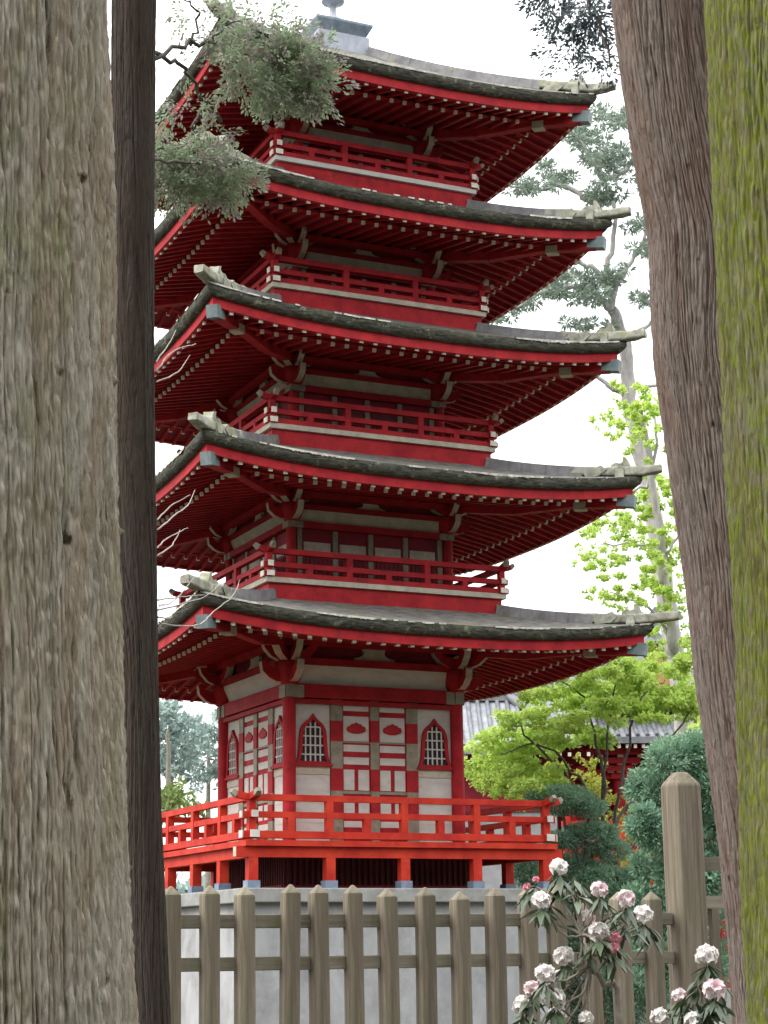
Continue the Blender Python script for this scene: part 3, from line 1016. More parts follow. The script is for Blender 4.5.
def trunk_mesh(name, path, radii, mat, parent, zdet, nseg, dz, amp, strips, seed, lumps=0):
    """path: centre points by height; bark relief as real geometry up to height zdet"""
    path = np.asarray(path, float)
    o = np.argsort(path[:, 2])
    path, radii = path[o], np.asarray(radii, float)[o]
    z0, z1 = path[0, 2], path[-1, 2]
    zs = np.concatenate([np.arange(z0, min(zdet, z1), dz), np.linspace(min(zdet, z1), z1, 14)])
    cx = np.interp(zs, path[:, 2], path[:, 0])
    cy = np.interp(zs, path[:, 2], path[:, 1])
    kern = np.ones(9) / 9
    sm = lambda a: np.convolve(np.pad(a, 4, mode="edge"), kern, "valid")
    cx, cy = sm(cx), sm(cy)
    rr = np.interp(zs, path[:, 2], radii)
    th = np.arange(nseg) / nseg
    TH, Z = np.meshgrid(th, zs)
    tw = 0.05 * vnoise(TH, Z, 5, .8, seed + 9) + 0.012 * vnoise(TH, Z, 17, 3.0, seed + 10) + 0.01 * Z + 0.0011 * vnoise(TH, Z, 70, 20, seed + 11)
    a = (TH + tw * .16 / radii[1]) % 1.0
    n1 = vnoise(a, Z, strips, 1.8 if radii[1] < .3 else 1.3, seed)
    n2 = vnoise(a, Z, int(strips * 1.7), 3.2, seed + 1)
    n3 = vnoise(a, Z, strips * 4, 9.0, seed + 2)
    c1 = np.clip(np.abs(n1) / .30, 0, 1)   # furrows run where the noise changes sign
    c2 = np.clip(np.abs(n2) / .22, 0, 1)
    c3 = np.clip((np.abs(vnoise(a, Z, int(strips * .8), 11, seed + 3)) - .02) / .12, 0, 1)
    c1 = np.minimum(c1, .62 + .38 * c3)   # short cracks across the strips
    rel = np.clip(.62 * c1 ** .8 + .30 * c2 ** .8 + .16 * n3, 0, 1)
    low = vnoise(TH, Z, 4, .6, seed + 4) * .05 + vnoise(TH, Z, 7, 1.7, seed + 5) * .022
    R = rr[:, None] * (1 + low) + amp * (rel - .5) + amp * .35 * vnoise(TH, Z, strips * 3, 30, seed + 6)
    r = np.random.default_rng(seed + 20)
    for q in range(lumps):                 # knots and branch stubs
        tq, zq = r.uniform(), r.uniform(max(z0, .6), zdet)
        sw, sh, hh = r.uniform(.002, .005), r.uniform(.004, .012), r.uniform(.3, 1.0) * amp
        dth = (TH - tq + .5) % 1 - .5
        bmp_ = np.exp(-(dth / sw) ** 2 - ((Z - zq) / sh) ** 2)
        R += hh * bmp_
        rel = np.clip(rel - 1.1 * np.exp(-(dth / sw / 1.2) ** 2 - ((Z - zq + sh * .9) / sh) ** 2), 0, 1)
    ang = TH * 2 * PI
    V = np.stack([cx[:, None] + R * np.cos(ang), cy[:, None] + R * np.sin(ang), Z], -1).reshape(-1, 3)
    nr = len(zs)
    I, J = np.meshgrid(np.arange(nr - 1), np.arange(nseg), indexing="ij")
    J2 = (J + 1) % nseg
    F4 = np.stack([I * nseg + J, I * nseg + J2, (I + 1) * nseg + J2, (I + 1) * nseg + J], -1).reshape(-1)
    me = bpy.data.meshes.new(name)
    me.vertices.add(len(V))
    me.vertices.foreach_set("co", V.astype(np.float32).ravel())
    me.loops.add(len(F4))
    me.loops.foreach_set("vertex_index", F4.astype(np.int32))
    npl = len(F4) // 4
    me.polygons.add(npl)
    me.polygons.foreach_set("loop_start", (np.arange(npl) * 4).astype(np.int32))
    me.polygons.foreach_set("use_smooth", np.ones(npl, bool))
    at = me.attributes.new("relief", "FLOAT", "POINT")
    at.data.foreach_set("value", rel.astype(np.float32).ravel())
    me.materials.append(mat)
    me.update(calc_edges=True)
    return link(name, me, parent)


def trunk_path(edges, D, r, side, ztop):
    """centre line of a trunk from points along one of its sides"""
    pts = []
    for u, v in edges:
        w = r / D * F
        pts.append(sight(u + side * w, v, D))
    pts = sorted(pts, key=lambda p: p[2])
    d = (pts[1] - pts[0]) / (pts[1][2] - pts[0][2])
    lo = pts[0] - d * (pts[0][2] + .1) * .6
    lo[2] = -.1
    d2 = (pts[-1] - pts[-3]) / (pts[-1][2] - pts[-3][2])
    hi = pts[-1] + d2 * (ztop - pts[-1][2]) * .5
    hi[2] = ztop
    return [lo] + pts + [hi]


def spray(center, size, n, L=.03, W=.012, droop=.3):
    """flat fans of scale foliage filling a small cloud"""
    c = np.asarray(center)
    nf = max(6, n // 45)
    u = unit(nf)
    rad = RNG.uniform(.25, 1, nf) ** .6
    fc = c + u * rad[:, None] * np.asarray(size)
    fd = u * np.asarray([1, 1, .6]) + RNG.normal(size=(nf, 3)) * .5
    fd[:, 2] -= droop
    fd /= np.linalg.norm(fd, axis=1, keepdims=True)
    Cs, Ds, Ns = [], [], []
    for p, d in zip(fc, fd):
        nrm = np.cross(d, unit(1)[0])
        nrm /= np.linalg.norm(nrm)
        s = np.cross(nrm, d)
        m_ = 45
        t = RNG.uniform(0, 1, m_)
        o = RNG.uniform(-1, 1, m_) * (1 - t * .7)
        ln = .11
        Cs.append(p + d * (t * ln)[:, None] + s * (o * ln * .45)[:, None] + RNG.normal(size=(m_, 3)) * .006)
        Ds.append(d + s * (o * 1.3)[:, None] + RNG.normal(size=(m_, 3)) * .25)
        Ns.append(nrm + RNG.normal(size=(m_, 3)) * .45)
    C = np.concatenate(Cs)
    q = RNG.uniform(.6, 1.4, len(C))
    return C, np.concatenate(Ds), np.concatenate(Ns), L * q, W * q


def join(parts):
    return [np.concatenate([p[i] for p in parts]) for i in range(5)]


def sky_blocking_crown(path_top, r, zc, parent, mat, n=9, seed=0):  # unseen crown, made broad and dense to block sky light
    rg = np.random.default_rng(seed)
    cl = []
    for q in range(n):
        a = rg.uniform(0, 2 * PI)
        d = rg.uniform(.2, 1) * r
        cl.append(((path_top[0] + d * math.cos(a), path_top[1] + d * math.sin(a), zc + rg.uniform(-1.3, 3.5)), (rg.uniform(.6, 1.1), rg.uniform(.6, 1.1), rg.uniform(.3, .6))))
    A = clump_leaves(cl, 900, .2, .08, up=.3)
    leaf_mesh("crown", *A, mat, parent=parent)


def branch_path(pts, n=5, jit=.02):
    """smooth polyline through points"""
    pts = [np.asarray(p, float) for p in pts]
    out = []
    for i in range(len(pts) - 1):
        p0, p1, p2, p3 = pts[max(i - 1, 0)], pts[i], pts[i + 1], pts[min(i + 2, len(pts) - 1)]
        for k_ in range(n):
            t = k_ / n
            out.append(.5 * (2 * p1 + (p2 - p0) * t + (2 * p0 - 5 * p1 + 4 * p2 - p3) * t * t + (3 * p1 - p0 - 3 * p2 + p3) * t ** 3) + RNG.normal(size=3) * jit)
    out.append(pts[-1])
    out[0] = pts[0]
    return out


def limbs(mb, pts, r0, r1, n=6, jit=.01, seg=5, mi=0):
    p = branch_path(pts, seg, jit)
    mb.tube(p, list(np.linspace(r0, r1, len(p))), n, mi)


# broad grey trunk, left
t = thing("cypress_tree", "broad grey cypress trunk with furrowed bark and pale green lichen", "tree")
e = [(101, 0), (104, 200), (107, 400), (113, 560), (119, 700), (127, 850), (134, 1024)]
p = trunk_path(e, 5.0, .42, -1, 12)
t.location = Vector((p[0][0], p[0][1], 0))
tr_loc = t.location.copy()


def rehome(thing_, *parts):
    """children were modelled in garden coordinates: keep them there under a moved parent"""
    for o in parts:
        o.parent = thing_
        o.location = -thing_.location


rd = [.50] + [.42] * 7 + [.3]
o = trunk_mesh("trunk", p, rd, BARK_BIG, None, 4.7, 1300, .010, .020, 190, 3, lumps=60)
rehome(t, o)
mbk = MB()
for q in range(6):
    a = q * 1.05
    z = 8 + q * .6
    limbs(mbk, [(p[-1][0], p[-1][1], z), (p[-1][0] + 1.2 * math.cos(a), p[-1][1] + 1.2 * math.sin(a), z + .5), (p[-1][0] + 2.2 * math.cos(a), p[-1][1] + 2.2 * math.sin(a), z + .4)], .07, .02)
o2 = mbk.build("limbs", BARK_FAR)
rehome(t, o2)
hc = thing("tmp", "x", "x")
sky_blocking_crown(p[-1], 3.0, 9.8, t, L_CYPD, 22, 4)
t.children[-1].location = -t.location
bpy.data.objects.remove(hc)

# slim dark trunk with its hanging grey green branches and bare twigs
t = thing("cypress_tree", "slim dark brown trunk just beside the broad one, with hanging tufted branches", "tree")
cl = [(133, 0), (131.5, 200), (132, 400), (135, 600), (140, 800), (150, 1024)]
p = trunk_path(cl, 7.0, .0, 0, 10)
t.location = Vector((p[0][0], p[0][1], 0))
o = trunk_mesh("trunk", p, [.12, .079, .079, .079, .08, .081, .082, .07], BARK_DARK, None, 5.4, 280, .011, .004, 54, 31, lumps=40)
rehome(t, o)
S = lambda u, v, d=7.6: sight(u, v, d)
bb_ = MB()
limbs(bb_, [S(135, 62, 7.0), S(155, 57, 7.1), S(190, 43, 7.3), S(230, 48, 7.5), S(262, 34, 7.6), S(290, 50, 7.7)], .011, .004)
limbs(bb_, [S(135, 45, 7.0), S(168, 60, 7.2), S(188, 75, 7.4), S(205, 105, 7.6), S(222, 122, 7.6)], .010, .004)
limbs(bb_, [S(205, 105, 7.6), S(195, 125, 7.6), S(186, 145, 7.6), S(160, 152, 7.4), S(140, 150, 7.05)], .008, .004)
limbs(bb_, [S(250, 40, 7.55), S(285, 70, 7.7), S(310, 95, 7.7)], .006, .002)
limbs(bb_, [S(135, 165, 7.0), S(175, 160, 7.3), S(215, 168, 7.5), S(240, 165, 7.6)], .008, .003)
limbs(bb_, [S(132, 140, 7.0), S(118, 135, 7.2), S(100, 150, 7.4)], .008, .003)
limbs(bb_, [S(190, 43, 7.3), S(196, 20, 7.4), S(190, 2, 7.4), S(180, -18, 7.4)], .006, .003)
limbs(bb_, [S(210, 45, 7.4), S(225, 25, 7.4), S(250, 18, 7.5)], .005, .002)
for (u, v) in ((300, 70), (330, 85), (275, 95), (260, 60), (300, 100), (318, 110), (230, 60), (215, 150), (232, 168), (190, 165), (170, 175), (205, 185), (180, 190)):
    u0, v0 = (262, 45) if v < 115 and u > 225 else (190, 150)
    limbs(bb_, [S(u0, v0, 7.6), S((u + u0) / 2, (v + v0) / 2 - 4, 7.6), S(u, v, 7.65)], .004, .0015, 5)
rehome(t, bb_.build("branch", TWIGD))
tw = MB()
for pts in ([(156, 372), (172, 352), (192, 345), (196, 344)], [(156, 382), (178, 372), (190, 355)], [(156, 362), (168, 345), (176, 330)],
            [(157, 520), (170, 507), (190, 495)], [(157, 530), (175, 515), (188, 505), (195, 490)], [(157, 548), (168, 538), (188, 528)], [(157, 556), (172, 545), (180, 530)],
            [(158, 610), (185, 603), (208, 595), (222, 580)], [(158, 600), (180, 597), (205, 595)], [(159, 622), (180, 626), (200, 624), (213, 612), (232, 597), (240, 580)],
            [(159, 606), (175, 600), (200, 570)], [(158, 617), (170, 618), (172, 612)]):
    q = [S(u, v, 7.05 + .25 * i) for i, (u, v) in enumerate(pts)]
    limbs(tw, q, .0036, .0014, 5, .0012)
rehome(t, tw.build("bare_twigs", TWIG))
parts = []
for u, v, d, su, sv, n in ((258, 60, 7.6, 24, 20, 1500), (296, 66, 7.7, 26, 24, 2600), (316, 84, 7.7, 17, 20, 1500), (290, 96, 7.65, 22, 14, 1300), (250, 82, 7.5, 16, 12, 700), (272, 40, 7.6, 20, 12, 700),
                           (208, 34, 7.45, 20, 14, 420), (192, 12, 7.4, 11, 14, 260), (262, 20, 7.5, 18, 8, 260), (285, 24, 7.6, 10, 8, 160), (228, 52, 7.4, 14, 10, 300), (232, 22, 7.4, 12, 12, 160),
                           (212, 134, 7.6, 15, 12, 600), (192, 162, 7.55, 30, 18, 2000), (226, 172, 7.6, 20, 18, 1400), (172, 182, 7.5, 22, 14, 1200), (162, 156, 7.4, 12, 18, 500),
                           (150, 175, 7.4, 26, 20, 1100), (100, 150, 7.4, 16, 34, 1300), (208, 194, 7.55, 18, 9, 450), (182, 108, 7.4, 9, 7, 120)):
    sc = d / F
    parts.append(spray(S(u, v, d), (su * sc, su * sc, sv * sc), int(n * 1.5), .019, .0085))
o = leaf_mesh("foliage", *join(parts), L_CYP)
rehome(t, o)
sky_blocking_crown(p[-1], 2.4, 9.0, t, L_CYPD, 16, 8)
t.children[-1].location = -t.location

# leaning purplish trunk, right
t = thing("cypress_tree", "leaning purplish brown trunk half hidden behind the mossy one", "tree")
e = [(612, 0), (622, 80), (631, 140), (642, 195), (650, 240), (652, 300), (656, 360), (664, 420), (672, 480), (681, 540), (690, 600), (699, 680), (710, 740), (721, 830), (731, 930), (741, 1024)]
p = trunk_path(e, 7.0, .215, 1, 10.5)
t.location = Vector((p[0][0], p[0][1], 0))
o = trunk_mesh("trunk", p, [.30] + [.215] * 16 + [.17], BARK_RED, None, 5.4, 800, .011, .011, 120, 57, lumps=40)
rehome(t, o)
bb_ = MB()
limbs(bb_, [S(640, -60, 7.0), S(605, -45, 7.1), S(575, -20, 7.3), S(560, 20, 7.4), S(556, 45, 7.4)], .014, .004)
limbs(bb_, [S(575, -20, 7.3), S(590, 10, 7.3), S(605, 40, 7.2), S(612, 70, 7.15)], .008, .003)
limbs(bb_, [S(575, -20, 7.3), S(548, -8, 7.4), S(538, 5, 7.4)], .006, .003)
rehome(t, bb_.build("branch", TWIGD))
parts = []
for u, v, d, su, sv, n in ((570, 50, 7.4, 16, 14, 420), (575, 20, 7.4, 24, 16, 500), (600, 15, 7.3, 16, 18, 450), (560, -10, 7.4, 24, 16, 500), (540, 2, 7.4, 12, 6, 130), (603, 60, 7.2, 9, 14, 150), (585, -5, 7.3, 26, 20, 700)):
    sc = d / F
    parts.append(spray(S(u, v, d), (su * sc, su * sc, sv * sc), int(n * 1.3), .020, .008, .6))
rehome(t, leaf_mesh("foliage", *join(parts), L_CYPD))
sky_blocking_crown(p[-1], 2.8, 9.2, t, L_CYPD, 20, 12)
t.children[-1].location = -t.location

# mossy trunk, far right
t = thing("cypress_tree", "bright green mossy trunk in front of the leaning one", "tree")
e = [(706, 0), (713, 150), (720, 300), (727, 450), (734, 600), (738, 750), (743, 900), (748, 1024)]
p = trunk_path(e, 5.0, .28, 1, 12)
t.location = Vector((p[0][0], p[0][1], 0))
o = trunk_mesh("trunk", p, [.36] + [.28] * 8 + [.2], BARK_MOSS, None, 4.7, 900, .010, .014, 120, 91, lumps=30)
rehome(t, o)
sky_blocking_crown(p[-1], 2.6, 9.8, t, L_CYPD, 18, 16)
t.children[-1].location = -t.location


# ------------------------------------------------------------------ fence
YF = -15.829
fence = thing("picket_fence", "weathered grey picket fence running below the pagoda", "fence", (-6.5, YF, 0))
sp = .1785
pk0 = None
k = MB()
e = .0385
zt = .235 + G
k.bx(-e, e, -e, e, 0.02, zt, 0)
k.add([(-e, -e, zt), (e, -e, zt), (e, e, zt), (-e, e, zt), (-.006, -.006, zt + .04), (.006, -.006, zt + .04), (.006, .006, zt + .04), (-.006, .006, zt + .04)],
      [(0, 1, 5, 4), (1, 2, 6, 5), (2, 3, 7, 6), (3, 0, 4, 7), (4, 5, 6, 7)], 0)
pk = k.build("picket", [FENCEW, PICKTOP], fence)
bv = pk.modifiers.new("worn_edges", "BEVEL")
bv.width = .005
bv.segments = 2
x = -7.9
xs = [-8.07, -7.895, -7.718, -7.541, -7.37, -7.172, -7.0, -6.822, -6.642, -6.46, -6.268, -6.087, -5.908, -5.727, -5.54, -5.355, -5.170]
for i, x in enumerate(xs):
    c = pk if i == 0 else pk.copy()
    if i:
        COL.objects.link(c)
        c.parent = fence
    c.location = (x + 6.5, 0, random.uniform(-.022, .012))
    c.rotation_euler = (random.uniform(-.008, .008), random.uniform(-.012, .012), random.uniform(-.12, .12))
for z in (.118, -.072, -1.1):
    k = MB()
    k.bx(-1.75, 1.46, .018, .055, z - .031 + G, z + .031 + G)
    o = k.build("rail", FENCEH, fence)
    bv = o.modifiers.new("worn_edges", "BEVEL")
    bv.width = .004
    bv.segments = 2
post = thing("fence_post", "tall thick weathered post with a chamfered top, at the end of the picket fence", "post", (-4.955, YF + .02, 0), .04)
k = MB()
w = .078
zt = .80 + G
k.add([(-w, -w, 0), (w, -w, 0), (w, w, 0), (-w, w, 0), (-w * .99, -w * .99, zt), (w * .99, -w * .99, zt), (w * .99, w * .99, zt), (-w * .99, w * .99, zt),
       (-.03, -.03, zt + .065), (.03, -.03, zt + .065), (.03, .03, zt + .065), (-.03, .03, zt + .065)],
      [(3, 2, 1, 0), (0, 1, 5, 4), (1, 2, 6, 5), (2, 3, 7, 6), (3, 0, 4, 7), (4, 5, 9, 8), (5, 6, 10, 9), (6, 7, 11, 10), (7, 4, 8, 11), (8, 9, 10, 11)])
o = k.build("post_shaft", FENCEW, post)
bv = o.modifiers.new("worn_edges", "BEVEL")
bv.width = .012
bv.segments = 3
f2 = thing("picket_fence", "thin slatted fence beyond the tall post, with higher rails", "fence", (-4.3, YF + .05, 0))
for z in (.40, .20, -.9):
    k = MB()
    k.bx(-.54, .9, .02, .065, z - .035 + G, z + .035 + G)
    k.build("rail", FENCEH, f2)
k = MB()
k.bx(-.022, .022, -.02, .018, .03, .17 + G)
sl_ = k.build("picket", FENCEW, f2)
for i in range(12):
    c = sl_ if i == 0 else sl_.copy()
    if i:
        COL.objects.link(c)
        c.parent = f2
    c.location = (-.47 + i * .115, 0, 0)

# ------------------------------------------------------------------ rhododendrons
def petals_mesh(name, mat, nfl, seed, R=.042):
    """a truss: a dome of open five-lobed flowers"""
    rg = np.random.default_rng(seed)
    Cs, Ds, Ns, L = [], [], [], []
    for q in range(nfl):
        zq = 1 - 1.35 * (q + .5) / nfl
        a = q * 2.39996
        d = np.array([math.cos(a) * math.sqrt(1 - zq * zq), math.sin(a) * math.sqrt(1 - zq * zq), zq]) + rg.normal(size=3) * .08
        d /= np.linalg.norm(d)
        c = d * R * .72
        u = np.cross(d, [.3, .5, .8])
        u /= np.linalg.norm(u)
        v = np.cross(d, u)
        for j in range(6):
            b = j * PI / 3 + rg.uniform(-.2, .2)
            dr_ = u * math.cos(b) + v * math.sin(b) + d * rg.uniform(.35, .8)
            Cs.append(c)
            Ds.append(dr_)
            Ns.append(d - .5 * (u * math.cos(b) + v * math.sin(b)) + rg.normal(size=3) * .15)
            L.append(rg.uniform(.8, 1.2) * R * .74)
    L = np.array(L)
    o_ = leaf_mesh(name, np.array(Cs), np.array(Ds), np.array(Ns), L, L * 1.05, mat, fold=.25)
    me = o_.data
    bpy.data.objects.remove(o_)
    return me


BL_W = [petals_mesh("blossom", P_WHITE, 15, s_) for s_ in (1, 2, 3)]
BL_P = [petals_mesh("blossom", P_PINK, 13, s_) for s_ in (4, 5)]
BL_B = [petals_mesh("bud", P_BUD, 8, 6, .03)]


def rhododendron(label, base, fork, D, flowers, extra_leaves):
    b0 = sight(*base, D)
    b0[2] = 0
    th_ = thing("rhododendron", label, "shrub", Vector(b0), 0, None)
    st_ = MB()
    fk = [sight(u, v, D) for u, v in fork]
    limbs(st_, [b0] + fk, .016, .010, 7, .004)
    LC, LD, LN, LL = [], [], [], []
    root = fk[-1]
    for i, (u, v, kind, size, dd) in enumerate(flowers):
        pt = sight(u, v, D + dd)
        src = fk[-1] if v < 960 else fk[max(0, len(fk) - 2)]
        mid = (pt + src) / 2 + np.array([0, 0, -.04]) + RNG.normal(size=3) * .02
        limbs(st_, [src, mid, pt - np.array([0, 0, .03])], .007, .004, 5, .003)
        me = {"w": BL_W, "p": BL_P, "b": BL_B}[kind][i % {"w": 3, "p": 2, "b": 1}[kind]]
        o_ = link("bud" if kind == "b" else "blossom", me, th_)
        o_.location = Vector(pt) - th_.location
        o_.rotation_euler = (random.uniform(-.5, .5), random.uniform(-.5, .5), random.uniform(0, 6))
        o_.scale = (size * .84,) * 3
        m_ = 11 if kind != "b" else 7
        for q in range(m_):
            a = q * 2 * PI / m_ + random.uniform(-.3, .3)
            LC.append(pt - np.array([0, 0, .022 * size + random.uniform(0, .03)]))
            dr_ = random.uniform(-1.7, -.5)
            LD.append((math.cos(a), math.sin(a), dr_))
            LN.append((math.cos(a) * -dr_ * .8, math.sin(a) * -dr_ * .8, 1))
            LL.append(random.uniform(.075, .125))
    for u, v, n_, dd in extra_leaves:
        pt = sight(u, v, D + dd)
        limbs(st_, [fk[-1], (pt + fk[-1]) / 2 + np.array([0, 0, -.03]), pt], .006, .003, 5, .003)
        for q in range(n_):
            a = q * 2 * PI / n_ + random.uniform(-.3, .3)
            LC.append(pt + RNG.normal(size=3) * .012)
            dr_ = random.uniform(-1.8, -.3)
            LD.append((math.cos(a), math.sin(a), dr_))
            LN.append((math.cos(a) * -dr_ * .8, math.sin(a) * -dr_ * .8, 1))
            LL.append(random.uniform(.08, .13))
    rehome(th_, st_.build("stem", STEM))
    LL = np.array(LL)
    rehome(th_, leaf_mesh("leaves", np.array(LC), np.array(LD), np.array(LN), LL * 1.1, LL * .29, L_RHODO, fold=.25))
    return th_


rhododendron("tall rhododendron with white and pink blossoms in front of the fence pickets", (628, 1090), [(620, 1010), (604, 985), (592, 962), (583, 935)], 8.3,
             [(559, 868, "w", 1.0, .1), (541, 901, "w", 1.0, 0), (536, 880, "b", .55, .1), (599, 890, "p", .9, -.1), (626, 899, "p", .95, 0), (643, 916, "w", 1.1, .1), (586, 919, "p", .95, .05),
              (599, 932, "w", 1.05, -.1), (616, 939, "b", .85, -.05), (613, 949, "b", .95, -.1), (564, 957, "w", 1.1, 0), (545, 975, "w", 1.1, -.1), (560, 978, "w", .85, .1), (532, 989, "p", .85, 0),
              (555, 1000, "w", 1.15, -.1), (523, 1006, "w", 1.1, 0), (557, 1016, "w", 1.0, .05), (586, 1019, "w", .8, -.1), (527, 887, "b", .6, .1), (543, 1030, "w", 1.0, 0), (570, 1040, "p", 1.0, 0)],
             [(575, 878, 10, .1), (585, 885, 9, .15), (560, 890, 9, .1), (578, 895, 8, 0), (650, 930, 8, .1), (612, 915, 8, .1), (590, 950, 8, 0), (575, 965, 7, .1), (548, 905, 8, .1), (627, 925, 7, 0)])
rhododendron("low rhododendron with white and pink blossoms at the foot of the tall post", (700, 1100), [(702, 1050), (703, 1030), (704, 1010)], 7.9,
             [(707, 956, "w", 1.15, 0), (714, 990, "p", 1.1, -.1), (679, 996, "p", .75, 0), (660, 1018, "w", 1.0, .05), (694, 1022, "w", 1.0, -.1), (688, 1040, "w", 1.0, 0), (716, 1030, "w", .9, 0)],
             [(700, 985, 11, .05), (692, 1003, 10, -.05), (722, 1008, 9, .1), (684, 1012, 9, .1), (705, 1012, 10, -.1), (725, 985, 7, .15), (672, 1015, 8, .1)])
# ------------------------------------------------------------------ garden behind the pagoda
def px(d):
    return d / F


def build_tree(name, label, cat, base, trunkpts, clumps, per, L, W, leaf, barkm, r0, r1, D, limbpts=(), up=.5, out=.5, group=None, extra=None, shell=.5, lr=None):
    """trunkpts / limbpts in garden coordinates; clumps as (centre, radii)"""
    t_ = thing(name, label, cat, (base[0], base[1], 0), 0, group)
    k_ = MB()
    limbs(k_, [np.array([base[0], base[1], -.1])] + trunkpts, r0, r1, 9, .02)
    for pts_ in limbpts:
        limbs(k_, pts_, lr or r1 * .8, (lr or r1) * .25, 6, .03)
    rehome(t_, k_.build("trunk", barkm))
    A = clump_leaves(clumps, per, L, W, up, out, shell)
    rehome(t_, leaf_mesh("crown", *A, leaf))
    return t_


def ell(u, v, d, ru, rv, rd=None):
    s_ = px(d)
    return (sight(u, v, d), (ru * s_, (rd or ru) * s_, rv * s_))


# --- bright young maple right behind the pagoda
D = 31
mp = [(488, 752, 18, 10), (478, 775, 14, 10), (500, 765, 22, 9), (512, 742, 26, 9), (535, 752, 24, 9), (548, 725, 28, 9), (520, 722, 18, 7), (572, 735, 26, 9), (560, 705, 30, 9), (540, 695, 22, 7),
      (590, 712, 28, 9), (600, 690, 30, 10), (575, 680, 26, 9), (620, 705, 26, 9), (628, 678, 26, 9), (645, 695, 26, 10), (660, 676, 24, 10), (672, 700, 24, 10), (690, 690, 22, 10), (700, 708, 20, 9),
      (640, 660, 20, 8), (610, 668, 22, 7), (685, 668, 20, 8), (500, 785, 16, 8), (520, 772, 20, 8), (545, 772, 18, 8), (495, 740, 16, 7), (655, 715, 16, 6), (600, 738, 18, 6), (708, 735, 14, 6),
      (568, 660, 20, 6), (594, 652, 16, 5), (530, 790, 16, 7), (560, 795, 18, 8), (700, 660, 18, 8)]
cl = []
for u, v, ru, rv in mp:
    d = D + random.uniform(-1.6, 1.6)
    for q in range(10):
        cl.append(ell(u + random.uniform(-1, 1) * ru, v + random.uniform(-1, 1) * rv * 1.3, d + random.uniform(-.6, .6), ru * random.uniform(.3, .6), rv * random.uniform(.3, .55)))
b = sight(612, 900, D)
fork = sight(606, 850, D)
lims = [[fork, sight(585, 790, D), sight(545, 745, D - .5), sight(500, 755, D - .8)], [fork, sight(600, 760, D), sight(585, 700, D), sight(560, 680, D)], [fork, sight(622, 780, D), sight(640, 700, D), sight(665, 680, D + .4)],
        [fork, sight(635, 790, D + .4), sight(675, 730, D + .8), sight(700, 700, D + 1)], [fork, sight(604, 790, D), sight(612, 700, D), sight(628, 665, D)], [fork, sight(570, 780, D), sight(530, 740, D - .3), sight(512, 720, D)]]
build_tree("maple_tree", "bright yellow green maple spreading low in layers beside the pagoda deck", "tree", b, [fork], cl, 6000, .075, .058, L_MAPLE, TWIGD, .10, .06, D, lims, up=.9, out=.3, shell=.2, lr=.035)

# --- tall maple further right, climbing past the eaves
D = 34
mp = [(625, 400, 16, 14), (640, 420, 20, 12), (618, 428, 12, 9), (650, 400, 14, 12), (650, 440, 14, 10), (655, 470, 16, 14), (640, 500, 22, 12), (662, 510, 18, 14), (615, 520, 16, 8), (600, 530, 12, 6), (630, 540, 22, 10),
      (660, 550, 20, 14), (610, 560, 20, 8), (590, 552, 10, 5), (640, 570, 22, 10), (670, 585, 16, 16), (622, 590, 18, 7), (655, 600, 18, 10), (680, 615, 12, 12), (665, 640, 18, 10), (690, 640, 10, 14), (606, 600, 14, 6),
      (640, 635, 16, 7), (598, 490, 8, 5), (676, 560, 10, 12), (684, 520, 10, 16)]
cl = []
for u, v, ru, rv in mp:
    d = D + random.uniform(-1.5, 1.5)
    for q in range(15):
        cl.append(ell(u + random.gauss(0, .95) * ru, v + random.gauss(0, .95) * rv, d + random.uniform(-.8, .8), ru * random.uniform(.12, .32), rv * random.uniform(.12, .3)))
b = sight(684, 800, D)
tp = [sight(680, 700, D), sight(672, 640, D), sight(662, 560, D), sight(652, 480, D), sight(640, 410, D)]
lims = [[tp[2], sight(640, 545, D), sight(600, 545, D - .5)], [tp[1], sight(650, 610, D), sight(610, 592, D - .3)], [tp[3], sight(635, 490, D), sight(600, 485, D)], [tp[2], sight(675, 540, D), sight(690, 520, D)], [tp[3], sight(655, 440, D), sight(655, 405, D)]]
build_tree("maple_tree", "tall slender maple with thin pale green foliage between the eave tips and the leaning trunk", "tree", b, tp, cl, 15000, .065, .05, L_MAPLE, BARK_FAR, .13, .05, D, lims, up=.8, out=.3, shell=.2, lr=.04)

# --- big open pine beyond, its limbs over the upper eaves
D = 44
b = sight(688, 790, D)
tp = [sight(682, 700, D), sight(672, 640, D), sight(660, 560, D), sight(648, 490, D), sight(637, 440, D), sight(629, 400, D), sight(627, 365, D), sight(622, 335, D), sight(612, 310, D)]
lims = [[tp[5], sight(612, 388, D), sight(592, 376, D), sight(575, 372, D)], [tp[-1], sight(590, 290, D), sight(560, 288, D), sight(520, 305, D), sight(495, 318, D)], [tp[-1], sight(600, 275, D), sight(575, 262, D), sight(540, 268, D)],
        [tp[-1], sight(618, 280, D), sight(640, 250, D), sight(650, 215, D)], [tp[-1], sight(608, 270, D), sight(615, 225, D), sight(605, 180, D), sight(600, 140, D)], [sight(610, 225, D), sight(590, 200, D), sight(560, 185, D), sight(530, 190, D), sight(510, 185, D)],
        [tp[-2], sight(640, 330, D), sight(660, 310, D)], [sight(605, 180, D), sight(630, 165, D), sight(640, 130, D)], [sight(605, 180, D), sight(585, 150, D), sight(570, 130, D)], [sight(612, 388, D), sight(640, 385, D), sight(665, 390, D)]]
cl = []
